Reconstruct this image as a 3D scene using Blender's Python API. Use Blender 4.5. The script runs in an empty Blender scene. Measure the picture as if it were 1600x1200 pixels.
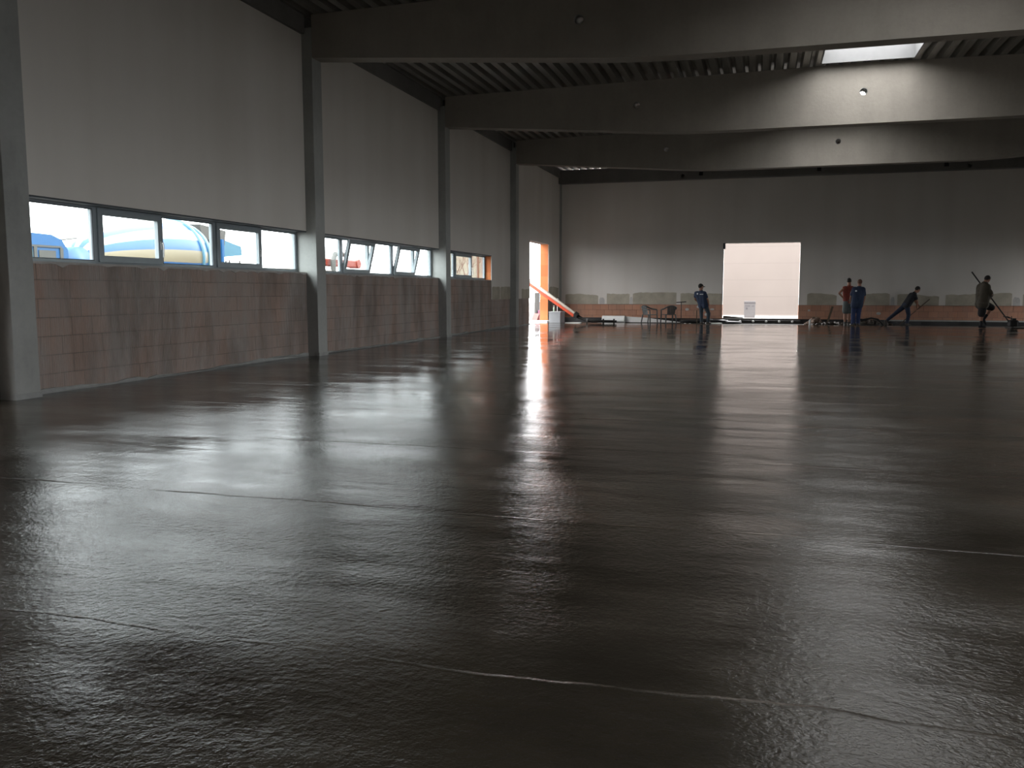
import bpy, bmesh, math, random
from mathutils import Vector, Matrix, Quaternion
random.seed(7)
PI = math.pi
SC = bpy.context.scene
COL = SC.collection
V = Vector

# ------------------------------------------------------------------ camera
CAM = V((9.1, 0.0, 1.35)); FPX = 1335.0
PITCH = math.atan(145 / FPX); YAW = math.atan(390 / FPX * math.cos(PITCH))
cd = bpy.data.cameras.new('camera'); cam = bpy.data.objects.new('camera', cd); COL.objects.link(cam)
cam.location = CAM; cam.rotation_euler = (PI / 2 - PITCH, 0, YAW)
cd.sensor_width = 36; cd.lens = FPX / 1600 * 36; cd.clip_start = .05; cd.clip_end = 500
SC.camera = cam
_R = V((math.cos(YAW), math.sin(YAW), 0))
_F = V((-math.sin(YAW) * math.cos(PITCH), math.cos(YAW) * math.cos(PITCH), -math.sin(PITCH)))
_U = _R.cross(_F)
def _ray(u, v): return _F + _R * ((u - 800) / FPX) - _U * ((v - 600) / FPX)
def atY(u, v, Y): d = _ray(u, v); return CAM + d * ((Y - CAM.y) / d.y)
def atX(u, v, X): d = _ray(u, v); return CAM + d * ((X - CAM.x) / d.x)
def atZ(u, v, Z): d = _ray(u, v); return CAM + d * ((Z - CAM.z) / d.z)

# ------------------------------------------------------------------ world, exposure, daylight portals
SKY = 7.0
w = bpy.data.worlds.new('overcast'); SC.world = w; w.use_nodes = True
bg = w.node_tree.nodes['Background']; bg.inputs[0].default_value = (.98, .985, 1, 1); bg.inputs[1].default_value = SKY
SC.view_settings.view_transform = 'Standard'; SC.view_settings.look = 'None'
SC.view_settings.exposure = 0.7; SC.view_settings.gamma = 1.0; SC.view_settings.use_curve_mapping = False
try:
    SC.cycles.max_bounces = 10; SC.cycles.diffuse_bounces = 7; SC.cycles.glossy_bounces = 5
    SC.cycles.transparent_max_bounces = 12; SC.cycles.sample_clamp_indirect = 6.0; SC.cycles.caustics_reflective = True
except Exception: pass
def portal(c, rot, sx, sy):
    l = bpy.data.lights.new('portal', 'AREA'); l.shape = 'RECTANGLE'; l.size = sx; l.size_y = sy
    l.cycles.is_portal = True
    o = bpy.data.objects.new('daylight_portal', l); COL.objects.link(o); o.location = c; o.rotation_euler = rot

# ------------------------------------------------------------------ helpers
def tag(o, label=None, cat=None, group=None, kind=None):
    if label: o['label'] = label
    if cat: o['category'] = cat
    if group: o['group'] = group
    if kind: o['kind'] = kind
    return o
def empty(name, loc=(0, 0, 0), rz=0.0, label=None, cat=None, group=None):
    o = bpy.data.objects.new(name, None); COL.objects.link(o); o.location = loc; o.rotation_euler = (0, 0, rz)
    o.empty_display_size = .1
    return tag(o, label, cat, group)
class MB:
    def __init__(s): s.bm = bmesh.new()
    def box(s, a, b, M=None, bevel=0):
        a = V(a); b = V(b); c = (a + b) / 2; d = b - a
        T = Matrix.Translation(c) @ Matrix.Diagonal((abs(d.x), abs(d.y), abs(d.z), 1))
        if M is not None: T = M @ T
        r = bmesh.ops.create_cube(s.bm, size=1, matrix=T)
        if bevel:
            es = list({e for v in r['verts'] for e in v.link_edges})
            bmesh.ops.bevel(s.bm, geom=es, offset=bevel, segments=2, affect='EDGES', profile=.5)
        return s
    def tube(s, p, q, r0, r1=None, n=12, cap=True):
        p = V(p); q = V(q); r1 = r0 if r1 is None else r1; d = q - p
        if d.length < 1e-6: return s
        M = Matrix.Translation((p + q) / 2) @ d.to_track_quat('Z', 'Y').to_matrix().to_4x4()
        bmesh.ops.create_cone(s.bm, cap_ends=cap, segments=n, radius1=r0, radius2=max(r1, 1e-5), depth=d.length, matrix=M)
        return s
    def path(s, pts, r, n=8):
        pts = [V(p) for p in pts]; rings = []
        for i, p in enumerate(pts):
            d = (pts[min(i + 1, len(pts) - 1)] - pts[max(i - 1, 0)]).normalized()
            q = d.to_track_quat('Z', 'Y'); rr = r[i] if isinstance(r, (list, tuple)) else r
            rings.append([s.bm.verts.new(p + q @ V((math.cos(a) * rr, math.sin(a) * rr, 0))) for a in [2 * PI * k / n for k in range(n)]])
        for i in range(1, len(rings)):      # align ring starts to avoid twists
            A, B = rings[i - 1], rings[i]
            k = min(range(n), key=lambda k: sum((A[j].co - B[(j + k) % n].co).length for j in (0, n // 2)))
            B = rings[i] = B[k:] + B[:k]
            for j in range(n): s.bm.faces.new((A[j], A[(j + 1) % n], B[(j + 1) % n], B[j]))
        s.bm.faces.new(rings[0][::-1]); s.bm.faces.new(rings[-1]); return s
    def ball(s, c, r, rot=None, sub=2):
        r = (r, r, r) if isinstance(r, (int, float)) else r
        M = Matrix.Translation(V(c))
        if rot is not None: M = M @ rot.to_4x4()
        bmesh.ops.create_icosphere(s.bm, subdivisions=sub, radius=1, matrix=M @ Matrix.Diagonal((r[0], r[1], r[2], 1))); return s
    def cap(s, p, q, r0, r1=None):
        r1 = r0 if r1 is None else r1
        s.tube(p, q, r0, r1, 16); s.ball(p, r0, sub=2); s.ball(q, r1, sub=2); return s
    def prism(s, poly, f0, f1):          # poly: list of 2d points; f0,f1 map (a,b)->Vector
        A = [s.bm.verts.new(f0(*p)) for p in poly]; B = [s.bm.verts.new(f1(*p)) for p in poly]; n = len(poly)
        s.bm.faces.new(A); s.bm.faces.new(B[::-1])
        for i in range(n): s.bm.faces.new((A[i], B[i], B[(i + 1) % n], A[(i + 1) % n]))
        return s
    def lathe(s, prof, M=None, n=32):      # prof: (r, z)
        rings = []
        for r, z in prof:
            ring = []
            for k in range(n):
                a = 2 * PI * k / n; p = V((r * math.cos(a), r * math.sin(a), z)); ring.append(s.bm.verts.new(M @ p if M is not None else p))
            rings.append(ring)
        for A, B in zip(rings, rings[1:]):
            for j in range(n): s.bm.faces.new((A[j], A[(j + 1) % n], B[(j + 1) % n], B[j]))
        s.bm.faces.new(rings[0][::-1]); s.bm.faces.new(rings[-1]); return s
    def build(s, name, mat, parent=None, smooth=False, loc=None):
        bmesh.ops.recalc_face_normals(s.bm, faces=s.bm.faces)
        me = bpy.data.meshes.new(name); s.bm.to_mesh(me); s.bm.free()
        if smooth:
            for p in me.polygons: p.use_smooth = True
        me.materials.append(mat)
        o = bpy.data.objects.new(name, me); COL.objects.link(o)
        if parent: o.parent = parent
        if loc is not None: o.location = loc
        return o
def recenter(o):
    """puts the origin of a top-level mesh at the foot of its bounding box"""
    me = o.data; xs = [v.co for v in me.vertices]
    c = V(((min(p.x for p in xs) + max(p.x for p in xs)) / 2, (min(p.y for p in xs) + max(p.y for p in xs)) / 2, min(p.z for p in xs)))
    me.transform(Matrix.Translation(-c)); o.location = c
    for ch in o.children: ch.matrix_parent_inverse = Matrix.Translation(-c)
    return o
def bake(o, mods):
    """applies modifiers without operators"""
    for kind, props in mods:
        m = o.modifiers.new(kind, kind)
        for k, v in props.items(): setattr(m, k, v)
    dg = bpy.context.evaluated_depsgraph_get(); dg.update()
    me = bpy.data.meshes.new_from_object(o.evaluated_get(dg)); mats = [m for m in o.data.materials]
    o.modifiers.clear(); old = o.data; o.data = me; me.name = old.name
    if not me.materials:
        for m in mats: me.materials.append(m)
    return o
def copy_tree(o, parent=None):
    c = o.copy(); COL.objects.link(c); c.parent = parent
    for ch in list(o.children): copy_tree(ch, c)
    return c

# ------------------------------------------------------------------ materials
class NT:
    def __init__(s, name):
        s.m = bpy.data.materials.new(name); s.m.use_nodes = True; s.t = s.m.node_tree
        s.b = s.t.nodes['Principled BSDF']; s.out = s.t.nodes['Material Output']
    def n(s, typ, **kw):
        x = s.t.nodes.new(typ)
        for k, v in kw.items():
            if k.startswith('i_'):
                key = k[2:]; key = int(key) if key.isdigit() else key.replace('_', ' ')
                if hasattr(v, 'node') or hasattr(v, 'is_output'): s.t.links.new(v, x.inputs[key])
                else: x.inputs[key].default_value = v
            else: setattr(x, k, v)
        return x
    def L(s, a, b): s.t.links.new(a, b)
    def math(s, op, a, b=None, c=None, clamp=False):
        x = s.t.nodes.new('ShaderNodeMath'); x.operation = op; x.use_clamp = clamp
        for i, v in enumerate((a, b, c)):
            if v is None: continue
            if hasattr(v, 'is_output'): s.t.links.new(v, x.inputs[i])
            else: x.inputs[i].default_value = v
        return x.outputs[0]
    def ramp(s, f, stops):
        r = s.t.nodes.new('ShaderNodeValToRGB'); s.L(f, r.inputs[0]); e = r.color_ramp.elements
        while len(e) < len(stops): e.new(.5)
        for x, (p, c) in zip(e, stops): x.position = p; x.color = (c[0], c[1], c[2], 1) if not isinstance(c, (int, float)) else (c, c, c, 1)
        return r.outputs[0]
    def mix(s, f, a, b):
        x = s.t.nodes.new('ShaderNodeMix'); x.data_type = 'RGBA'
        for i, v in ((0, f), (6, a), (7, b)):
            if hasattr(v, 'is_output'): s.L(v, x.inputs[i])
            elif i == 0: x.inputs[0].default_value = v
            else: x.inputs[i].default_value = (*v[:3], 1)
        return x.outputs[2]
    def pos(s): return s.n('ShaderNodeNewGeometry').outputs['Position']
    def obj(s): return s.n('ShaderNodeTexCoord').outputs['Object']
    def noise(s, vec, scale, detail=4, rough=.55, sc=None, off=(0, 0, 0)):
        if sc is not None:
            mp = s.n('ShaderNodeMapping'); s.L(vec, mp.inputs[0]); mp.inputs['Scale'].default_value = sc; mp.inputs['Location'].default_value = off; vec = mp.outputs[0]
        x = s.n('ShaderNodeTexNoise'); s.L(vec, x.inputs['Vector']); x.inputs['Scale'].default_value = scale
        x.inputs['Detail'].default_value = detail; x.inputs['Roughness'].default_value = rough
        return x.outputs['Fac']
    def bump(s, h, dist, strength=1.0, prev=None):
        x = s.n('ShaderNodeBump'); s.L(h, x.inputs['Height']); x.inputs['Distance'].default_value = dist; x.inputs['Strength'].default_value = strength
        if prev is not None: s.L(prev, x.inputs['Normal'])
        return x.outputs['Normal']
def plain(name, col, rough=.5, metal=0.0, var=.12, scale=6.0, bump=0.0, spec=.5):
    t = NT(name); f = t.noise(t.obj(), scale, 3)
    c = t.ramp(f, [(.3, [x * (1 - var) for x in col]), (.7, [min(1, x * (1 + var)) for x in col])])
    t.L(c, t.b.inputs['Base Color']); t.b.inputs['Roughness'].default_value = rough; t.b.inputs['Metallic'].default_value = metal
    t.b.inputs['Specular IOR Level'].default_value = spec
    if bump: t.L(t.bump(t.noise(t.obj(), scale * 5, 4), bump), t.b.inputs['Normal'])
    return t.m
def concrete(name, col, blot=.18):
    t = NT(name); p = t.pos()
    f = t.noise(p, .8, 6, .6); g = t.noise(p, 14, 3); st = t.noise(p, 1.0, 4, .6, sc=(2.2, 2.2, .35))
    k = t.math('ADD', t.math('MULTIPLY', f, .55), t.math('ADD', t.math('MULTIPLY', g, .15), t.math('MULTIPLY', st, .3)))
    t.L(t.ramp(k, [(.34, [x * (1 - blot) for x in col]), (.62, [x * (1 + blot) for x in col])]), t.b.inputs['Base Color'])
    t.b.inputs['Roughness'].default_value = .75
    t.L(t.bump(g, .004), t.b.inputs['Normal']); return t.m
M = {}
M['column'] = concrete('column_concrete', (.36, .37, .355))
M['beam'] = concrete('beam_concrete', (.33, .30, .26), .14)
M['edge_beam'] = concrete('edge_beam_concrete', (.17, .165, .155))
def panel_mat():
    t = NT('wall_panel_paint'); p = t.pos()
    f = t.noise(p, .5, 4, .6); st = t.noise(p, 1.0, 3, .5, sc=(1.1, 1.1, .06))
    k = t.math('ADD', t.math('MULTIPLY', f, .4), t.math('MULTIPLY', st, .6))
    t.L(t.ramp(k, [(.35, (.67, .635, .585)), (.65, (.75, .72, .675))]), t.b.inputs['Base Color'])
    t.b.inputs['Roughness'].default_value = .6; return t.m
M['panel'] = panel_mat()
def brick_mat(name, dmax, c1, c2):
    t = NT(name); p = t.pos()
    s = t.n('ShaderNodeSeparateXYZ'); t.L(p, s.inputs[0])
    h = t.math('ADD', s.outputs[0], s.outputs[1])
    cmb = t.n('ShaderNodeCombineXYZ'); t.L(h, cmb.inputs[0]); t.L(s.outputs[2], cmb.inputs[1])
    br = t.n('ShaderNodeTexBrick'); t.L(cmb.outputs[0], br.inputs['Vector'])
    br.inputs['Scale'].default_value = 1; br.inputs['Brick Width'].default_value = .37; br.inputs['Row Height'].default_value = .25
    br.inputs['Mortar Size'].default_value = .005; br.inputs['Mortar Smooth'].default_value = .3; br.inputs['Bias'].default_value = 0
    br.inputs['Color1'].default_value = (*c1, 1); br.inputs['Color2'].default_value = (*c2, 1); br.inputs['Mortar'].default_value = (.12, .09, .07, 1)
    wv = t.n('ShaderNodeTexWave'); t.L(cmb.outputs[0], wv.inputs['Vector']); wv.bands_direction = 'X'; wv.inputs['Scale'].default_value = 8.0; wv.inputs['Distortion'].default_value = .3
    dust_veil = t.noise(p, 1.0, 5, .65, sc=(1.5, 1.5, .55))
    dust_veil = t.ramp(dust_veil, [(.36, dmax * .35), (.62, dmax)])  # real dust, plus a painted lens haze where dmax is high
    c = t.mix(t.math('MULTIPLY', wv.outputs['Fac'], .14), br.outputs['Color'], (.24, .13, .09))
    c = t.mix(dust_veil, c, (.36, .33, .31))
    stn = t.ramp(t.noise(p, 1.0, 5, .6, sc=(1.6, 1.6, .45), off=(5, 2, 1)), [(.46, 0.0), (.66, dmax * .75)])
    c = t.mix(stn, c, (.15, .125, .11))
    t.L(c, t.b.inputs['Base Color']); t.b.inputs['Roughness'].default_value = .85
    t.L(t.bump(wv.outputs['Fac'], .006, 1, t.bump(br.outputs['Fac'], -.006)), t.b.inputs['Normal']); return t.m
M['brick'] = brick_mat('dusty_veiled_clay_block', .9, (.44, .28, .215), (.34, .22, .17))  # extra grey paints lens veil over the dusty left-wall blocks
M['brick_back'] = brick_mat('clay_block', .22, (.56, .27, .16), (.44, .20, .12))
def brick_clean():
    t = NT('clean_orange_block'); p = t.pos()
    s = t.n('ShaderNodeSeparateXYZ'); t.L(p, s.inputs[0])
    h = t.math('ADD', s.outputs[0], s.outputs[1])
    cmb = t.n('ShaderNodeCombineXYZ'); t.L(h, cmb.inputs[0]); t.L(s.outputs[2], cmb.inputs[1])
    row = t.math('FLOOR', t.math('DIVIDE', s.outputs[2], .5))
    wn = t.n('ShaderNodeTexWhiteNoise', noise_dimensions='1D'); t.L(row, wn.inputs['W'])
    wv = t.n('ShaderNodeTexWave'); t.L(cmb.outputs[0], wv.inputs['Vector']); wv.bands_direction = 'X'; wv.inputs['Scale'].default_value = 9
    c = t.mix(wn.outputs[0], (.46, .13, .038), (.56, .19, .065)); c = t.mix(t.math('MULTIPLY', wv.outputs['Fac'], .3), c, (.36, .09, .03))
    t.L(c, t.b.inputs['Base Color']); t.b.inputs['Roughness'].default_value = .8; return t.m
M['brick_clean'] = brick_clean()
def floor_mat():
    t = NT('wet_screed'); p = t.pos(); s = t.n('ShaderNodeSeparateXYZ'); t.L(p, s.inputs[0]); X, Y = s.outputs[0], s.outputs[1]
    # board-pull ridges every 2.045 m across the hall
    wob = t.noise(p, 1.0, 3, .5, sc=(.7, .05, 1))
    wob2 = t.noise(p, 1.0, 3, .6, sc=(5, .05, 1))
    yy = t.math('ADD', Y, t.math('ADD', t.math('MULTIPLY', t.math('SUBTRACT', wob, .5), .24), t.math('MULTIPLY', t.math('SUBTRACT', wob2, .5), .035)))
    fr = t.math('FRACT', t.math('ADD', t.math('DIVIDE', t.math('SUBTRACT', yy, 2.78), 2.045), 20.5))
    dist = t.math('MULTIPLY', t.math('ABSOLUTE', t.math('SUBTRACT', fr, .5)), 2.045)
    mr = t.n('ShaderNodeMapRange'); mr.interpolation_type = 'SMOOTHSTEP'; t.L(dist, mr.inputs[0]); mr.inputs[1].default_value = 0; mr.inputs[2].default_value = .016; mr.inputs[3].default_value = 1; mr.inputs[4].default_value = 0
    gate = t.ramp(t.noise(p, 1.0, 4, .7, sc=(1.2, .25, 1), off=(3, 7, 0)), [(.40, 0.0), (.62, 1.0)])
    ridge = t.math('MULTIPLY', mr.outputs[0], gate)
    mfar = t.n('ShaderNodeMapRange'); t.L(Y, mfar.inputs[0]); mfar.inputs[1].default_value = 5; mfar.inputs[2].default_value = 20; mfar.inputs[3].default_value = 1; mfar.inputs[4].default_value = .10
    fresh = mfar.outputs[0]      # the far strips were poured last: smoother and wetter
    # strips: wide patches of smoother and coarser finish
    strip = t.noise(p, 1.0, 5, .6, sc=(.22, .75, 1))
    patch = t.noise(p, .55, 5, .62)
    coarse = t.ramp(t.math('ADD', t.math('MULTIPLY', strip, .5), t.math('MULTIPLY', patch, .5)), [(.38, .15), (.60, 1.0)])
    fine = t.noise(p, 44, 4, .62); fine2 = t.noise(p, 95, 3, .6)
    pits = t.n('ShaderNodeTexVoronoi'); t.L(p, pits.inputs['Vector']); pits.inputs['Scale'].default_value = 26
    swell = t.noise(p, 1.0, 4, .55, sc=(1.4, 2.6, 1)); big = t.noise(p, 1.0, 2, .5, sc=(.35, 1.5, 1), off=(9, 2, 0))
    nb = t.bump(t.math('MULTIPLY', big, fresh), .02)
    nb = t.bump(t.math('MULTIPLY', swell, t.math('MULTIPLY', fresh, t.math('ADD', t.math('MULTIPLY', coarse, .7), .3))), .0075, 1, nb)
    fh = t.math('MULTIPLY', t.math('ADD', fine, t.math('MULTIPLY', fine2, .40)), t.math('ADD', t.math('MULTIPLY', coarse, .85), .15))
    fh = t.math('MULTIPLY', fh, fresh)
    nb = t.bump(fh, .0034, 1, nb)
    nb = t.bump(t.math('MULTIPLY', pits.outputs['Distance'], t.math('MULTIPLY', fresh, coarse)), .0016, 1, nb)
    nb = t.bump(t.math('MULTIPLY', ridge, t.math('ADD', t.math('MULTIPLY', fine, 1.4), .2)), .0042, 1, nb)
    t.L(nb, t.b.inputs['Normal'])
    col = t.ramp(t.math('ADD', t.math('MULTIPLY', patch, .6), t.math('MULTIPLY', strip, .4)), [(.36, (.024, .020, .015)), (.62, (.068, .058, .044))])
    froth = t.math('MULTIPLY', ridge, t.ramp(t.noise(p, 9, 5, .7), [(.5, 0.0), (.72, .5)]))
    col = t.mix(froth, col, (.22, .20, .15))
    t.L(col, t.b.inputs['Base Color'])
    t.L(t.ramp(t.noise(p, 1.0, 5, .6, sc=(.5, 1.1, 1), off=(4, 4, 0)), [(.40, .17), (.58, .05)]), t.b.inputs['Roughness'])
    t.b.inputs['IOR'].default_value = 1.45
    return t.m
M['floor'] = floor_mat()
M['foil'] = plain('black_membrane', (.018, .018, .019), .35, bump=.004)
M['subbase'] = plain('dark_subbase', (.035, .033, .03), .8, bump=.01, var=.4, scale=2)
M['strip'] = plain('grey_edge_foam', (.33, .34, .33), .7, bump=.003)
M['mortar'] = plain('render_coat', (.42, .385, .31), .85, var=.15, scale=2.5, bump=.003)
M['mortar2'] = plain('pale_filler', (.50, .49, .47), .85, var=.1, scale=4)
M['frame'] = plain('grey_window_profile', (.26, .30, .32), .45, var=.04)
M['gasket'] = plain('dark_gasket_and_shade_strip', (.05, .06, .07), .6)
M['handle'] = plain('white_handle', (.75, .75, .75), .3, var=.02)
M['sill'] = plain('pale_mortar_sill', (.42, .40, .38), .85, bump=.004)
def deck_mat():
    t = NT('galvanised_deck'); p = t.pos(); f = t.noise(p, 3, 4, sc=(3, .2, 1))
    t.L(t.ramp(f, [(.3, (.30, .29, .27)), (.7, (.42, .41, .38))]), t.b.inputs['Base Color'])
    t.b.inputs['Metallic'].default_value = .7; t.b.inputs['Roughness'].default_value = .42; return t.m
M['deck'] = deck_mat()
def glass(name, tint=(.93, .97, .97), refl=.06):
    t = NT(name); t.t.nodes.remove(t.b)
    tr = t.n('ShaderNodeBsdfTransparent'); tr.inputs[0].default_value = (*tint, 1)
    gl = t.n('ShaderNodeBsdfGlossy'); gl.inputs['Roughness'].default_value = .02
    lw = t.n('ShaderNodeLayerWeight'); lw.inputs[0].default_value = .5
    fr = t.math('ADD', t.math('MULTIPLY', t.math('POWER', lw.outputs['Facing'], 5), .9), refl * .7)
    mx = t.n('ShaderNodeMixShader'); t.L(fr, mx.inputs[0]); t.L(tr.outputs[0], mx.inputs[1]); t.L(gl.outputs[0], mx.inputs[2]); t.L(mx.outputs[0], t.out.inputs[0]); return t.m
M['glass'] = glass('window_glass')
M['dome'] = glass('skylight_glazing', (.80, .80, .79))
M['curb'] = plain('white_curb_lining', (.20, .20, .20), .6, var=.04)
def frostlike(name, col, rough=.6): return plain(name, col, rough, var=.05)
M['white'] = plain('white_foam_and_bright_line', (.72, .72, .70), .7, var=.05)
M['red'] = plain('red_paint', (.62, .06, .02), .4, var=.08)
M['redorange'] = plain('orange_red_paint', (.80, .12, .03), .4, var=.08)
M['cream'] = plain('cream_paint', (.72, .66, .55), .5, var=.05)
M['blue'] = plain('cab_blue_paint', (.05, .20, .46), .3, var=.05)
M['dark'] = plain('black_rubber', (.018, .017, .016), .55)
M['darksteel'] = plain('dark_steel', (.05, .047, .045), .45, metal=.5)
M['steel'] = plain('grey_steel', (.30, .30, .29), .4, metal=.6)
M['wood'] = plain('grey_timber', (.10, .075, .05), .8, var=.3)
M['grey_plastic'] = plain('grey_green_plastic', (.07, .08, .08), .5, var=.06)
M['crate'] = plain('grey_crate', (.27, .28, .29), .6, var=.05)
M['ground'] = plain('outside_gravel', (.055, .048, .042), .9, var=.15, scale=1.5)

# ================================================================== THE HALL
W, YB, YFAR, PT = 22.8, -14.0, 39.3, 6.5          # width, front end, far wall, panel top
CY = [-6.8, .8, 8.4, 16.0, 23.6, 31.02]           # near faces of the column row
CW = .38
deckz = lambda x: 6.87 + .013 * min(x, W - x)
fl = MB(); fl.box((0, YB, -.07), (W, 36.35, 0)); fo = fl.build('floor', M['floor']); tag(fo, kind='structure')
so = MB().box((-.4, YB, -.30), (W + .4, YFAR + .4, -.07)).build('floor_subbase', M['subbase'], fo)
# uneven lip where the screed ends
mb = MB(); xs = [i * .3 for i in range(int(W / .3) + 1)]; rr = random.Random(3)
yy = [36.35 + rr.uniform(.02, .22) for _ in xs]
mb.prism([(0, 36.3)] + list(zip(xs, yy)) + [(W, 36.3)], lambda a, b: V((a, b, -.07)), lambda a, b: V((a, b, -.012)))
mb.build('screed_lip', M['floor'], fo)

# left wall -----------------------------------------------------------
SILL, HEAD, T = 1.72, 2.585, .36
DB = 1.06; DOOR = (33.85, 37.05, 3.4)
def bays():
    out = []; y = YB
    for c in CY: out.append((y, c)); y = c + CW
    out.append((y, YFAR)); return out
BAYS = bays()
mbk = MB()
def bk(y0, y1, z0, z1): mbk.box((-T, y0, z0), (0, y1, z1))
G0 = (5.9, 7.7, 1.3)
for i, (a, b) in enumerate(BAYS):
    if i in (2 + 1, 3 + 1):      # bays with full-length window strips
        bk(a, b, -.07, SILL)
    elif i == 5:
        bk(a, b, -.07, SILL); bk(28.69, b, SILL, 3.0)
    elif i == 6:
        bk(a, DOOR[0] - .03, -.07, DB); bk(a, DOOR[0], DB, DOOR[2]); bk(DOOR[1], b, -.07, DOOR[2]); bk(a, b, DOOR[2], 4.2)
    elif i == 2:
        bk(a, G0[0], -.07, SILL); bk(G0[1], b, -.07, SILL)
    else: bk(a, b, -.07, SILL)
bk(G0[0], G0[1], G0[2], SILL)
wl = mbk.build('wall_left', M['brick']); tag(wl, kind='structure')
def panel(y0, y1, z0, z1, x1=.025, name='wall_panel'):
    return MB().box((-T, y0, z0), (x1, y1, z1)).build(name, M['panel'], wl)
for i, (a, b) in enumerate(BAYS):
    if i in (3, 4): panel(a, b, HEAD, PT)
    elif i == 5:
        panel(a, b, 3.0, PT); MB().box((-T, a, HEAD), (.025, 28.69, 3.0)).build('wall_panel', M['panel'], wl)
        MB().box((.0005, 28.69, DB), (.025, b, 3.0)).build('wall_panel', M['panel'], wl)
    elif i == 6:
        panel(a, b, 4.2, PT)
        for (y0, y1, z0, z1) in ((a, DOOR[0], DB, 4.2), (DOOR[0], DOOR[1], DOOR[2], 4.2), (DOOR[1], b, DB, 4.2)):
            MB().box((.0005, y0, z0), (.025, y1, z1)).build('wall_panel', M['panel'], wl)
    elif i == 2:
        panel(a, b, SILL, PT)
    else: panel(a, b, SILL, PT)
# clean orange jamb blocks of the door and of the last window reveal
MB().box((-T - .002, DOOR[1] - .012, 0.0), (.002, DOOR[1] + .0, DOOR[2])).build('door_jamb', M['brick_clean'], wl)
MB().box((-.2, 28.678, SILL), (-.001, 28.69, HEAD)).build('window_jamb', M['brick_clean'], wl)
XS = -.20
# pale uneven mortar line on top of the block sill
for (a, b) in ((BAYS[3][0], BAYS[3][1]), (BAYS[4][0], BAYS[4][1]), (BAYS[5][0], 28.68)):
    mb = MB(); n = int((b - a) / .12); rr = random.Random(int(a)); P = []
    MB().box((XS, a, HEAD - .022), (.024, b, HEAD)).build('soffit_shade_strip', M['gasket'], wl)  # dark strip added so the sky-lit soffit looks shaded
    for k in range(n + 1): P.append((a + (b - a) * k / n, SILL - .008 - (rr.random() ** 5) * .045))
    mb.prism([(a, SILL + .02)] + P + [(b, SILL + .02)], lambda p, q: V((-.20, p, q)), lambda p, q: V((.012, p, q))); mb.build('sill_mortar', M['sill'], wl)
def ragged(parent, spans, z0, ztop, face, mat=None, name='render_coat', seed=1, drop=.97, amp=.022):
    """patches of unpainted render with an uneven top edge; face(a, z, d) -> point d in front of the wall"""
    rr = random.Random(seed)
    for (a, b) in spans:
        n = max(5, int((b - a) / .09)); z = ztop; P = []
        for k in range(n + 1):
            z += rr.uniform(-amp, amp); z = max(ztop - .09, min(ztop + .06, z)); e = 1
            if k in (0, n): e = drop
            P.append((a + (b - a) * k / n, z0 + (z - z0) * e))
        MB().prism([(a, z0)] + P + [(b, z0)], lambda p, q: face(p, q, -.002), lambda p, q: face(p, q, .006)).build(name, mat or M['mortar'], parent)
lf = lambda p, q, d: V((.025 + d, p, q))
ragged(wl, [(28.75, 29.7), (29.78, 31.0)], DB, 1.52, lf, seed=4, drop=.9, amp=.006)
ragged(wl, [(37.15, 38.95)], DB, 1.50, lf, seed=5)
ragged(wl, [(32.6, 33.8)], DB, 1.42, lf, seed=6)
# perimeter strip of foam along the foot of the wall
mb = MB(); rr = random.Random(11); P = []; y = 8.85
segs = [(BAYS[3][0] + .02, BAYS[3][1] - .01), (BAYS[4][0] + .02, BAYS[4][1] - .01), (BAYS[5][0] + .02, BAYS[5][1] - .01), (BAYS[6][0] + .02, DOOR[0])]
bs = None
for (a, b) in segs:
    n = int((b - a) / .22); P = []; z = .05
    for k in range(n + 1):
        z += rr.uniform(-.02, .02); z = max(.025, min(.085, z)); P.append((a + (b - a) * k / n, z if rr.random() > .05 else .02))
    mm = MB().prism([(a, 0.0)] + P + [(b, 0.0)], lambda p, q: V((0, p, q)), lambda p, q: V((.03 + .02 * math.sin(p * 3), p, q)))
    o = mm.build('baseboard_left' if bs is None else 'edge_strip', M['strip'], bs)
    if bs is None: bs = tag(o, kind='structure')
# far wall ------------------------------------------------------------
GX0, GX1, GZ0, GZ1 = 7.44, 10.66, .14, 3.45
wb = MB(); FT = .40
wb.box((-T, YFAR, -.07), (GX0, YFAR + FT, .755)); wb.box((GX1, YFAR, -.07), (W + T, YFAR + FT, .755)); wb.box((GX0, YFAR, -.07), (GX1, YFAR + FT, .06))
wbo = wb.build('wall_back', M['brick_back']); tag(wbo, kind='structure')
def bpanel(x0, x1, z0, z1): return MB().box((x0, YFAR - .03, z0), (x1, YFAR + FT, z1)).build('wall_panel', M['panel'], wbo)
bpanel(-T, GX0, .755, 6.84); bpanel(GX1, W + T, .755, 6.84); bpanel(GX0, GX1, GZ1, 6.84)
bf = lambda p, q, d: V((p, YFAR - .03 - d, q))
ragged(wbo, [(.3, 1.85)], .757, 1.22, bf, seed=21)
ragged(wbo, [(2.25, 3.3), (3.45, 5.42), (5.6, 7.42)], .757, 1.24, bf, seed=22)
ragged(wbo, [(11.0, 12.2), (12.7, 14.3), (14.6, 16.2), (16.45, 18.9), (19.3, 22.0)], .757, 1.22, bf, seed=23, drop=.95)
ragged(wbo, [(1.9, 2.15), (3.32, 3.44), (14.35, 14.5), (18.95, 19.2)], .758, 1.10, bf, M['mortar2'], 'filler_patch', 31, .7)
rr = random.Random(5)
mb = MB()
for x in (5.9, 6.4, 6.75, 7.0, 6.6, 11.1, 13.9):      # daubs of filler on the clay blocks
    z = rr.uniform(.3, .68); mb.ball((x, YFAR - .0, z), (rr.uniform(.05, .10), .008, rr.uniform(.04, .07)))
mb.build('filler_daub', M['mortar2'], wbo, True)
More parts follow.
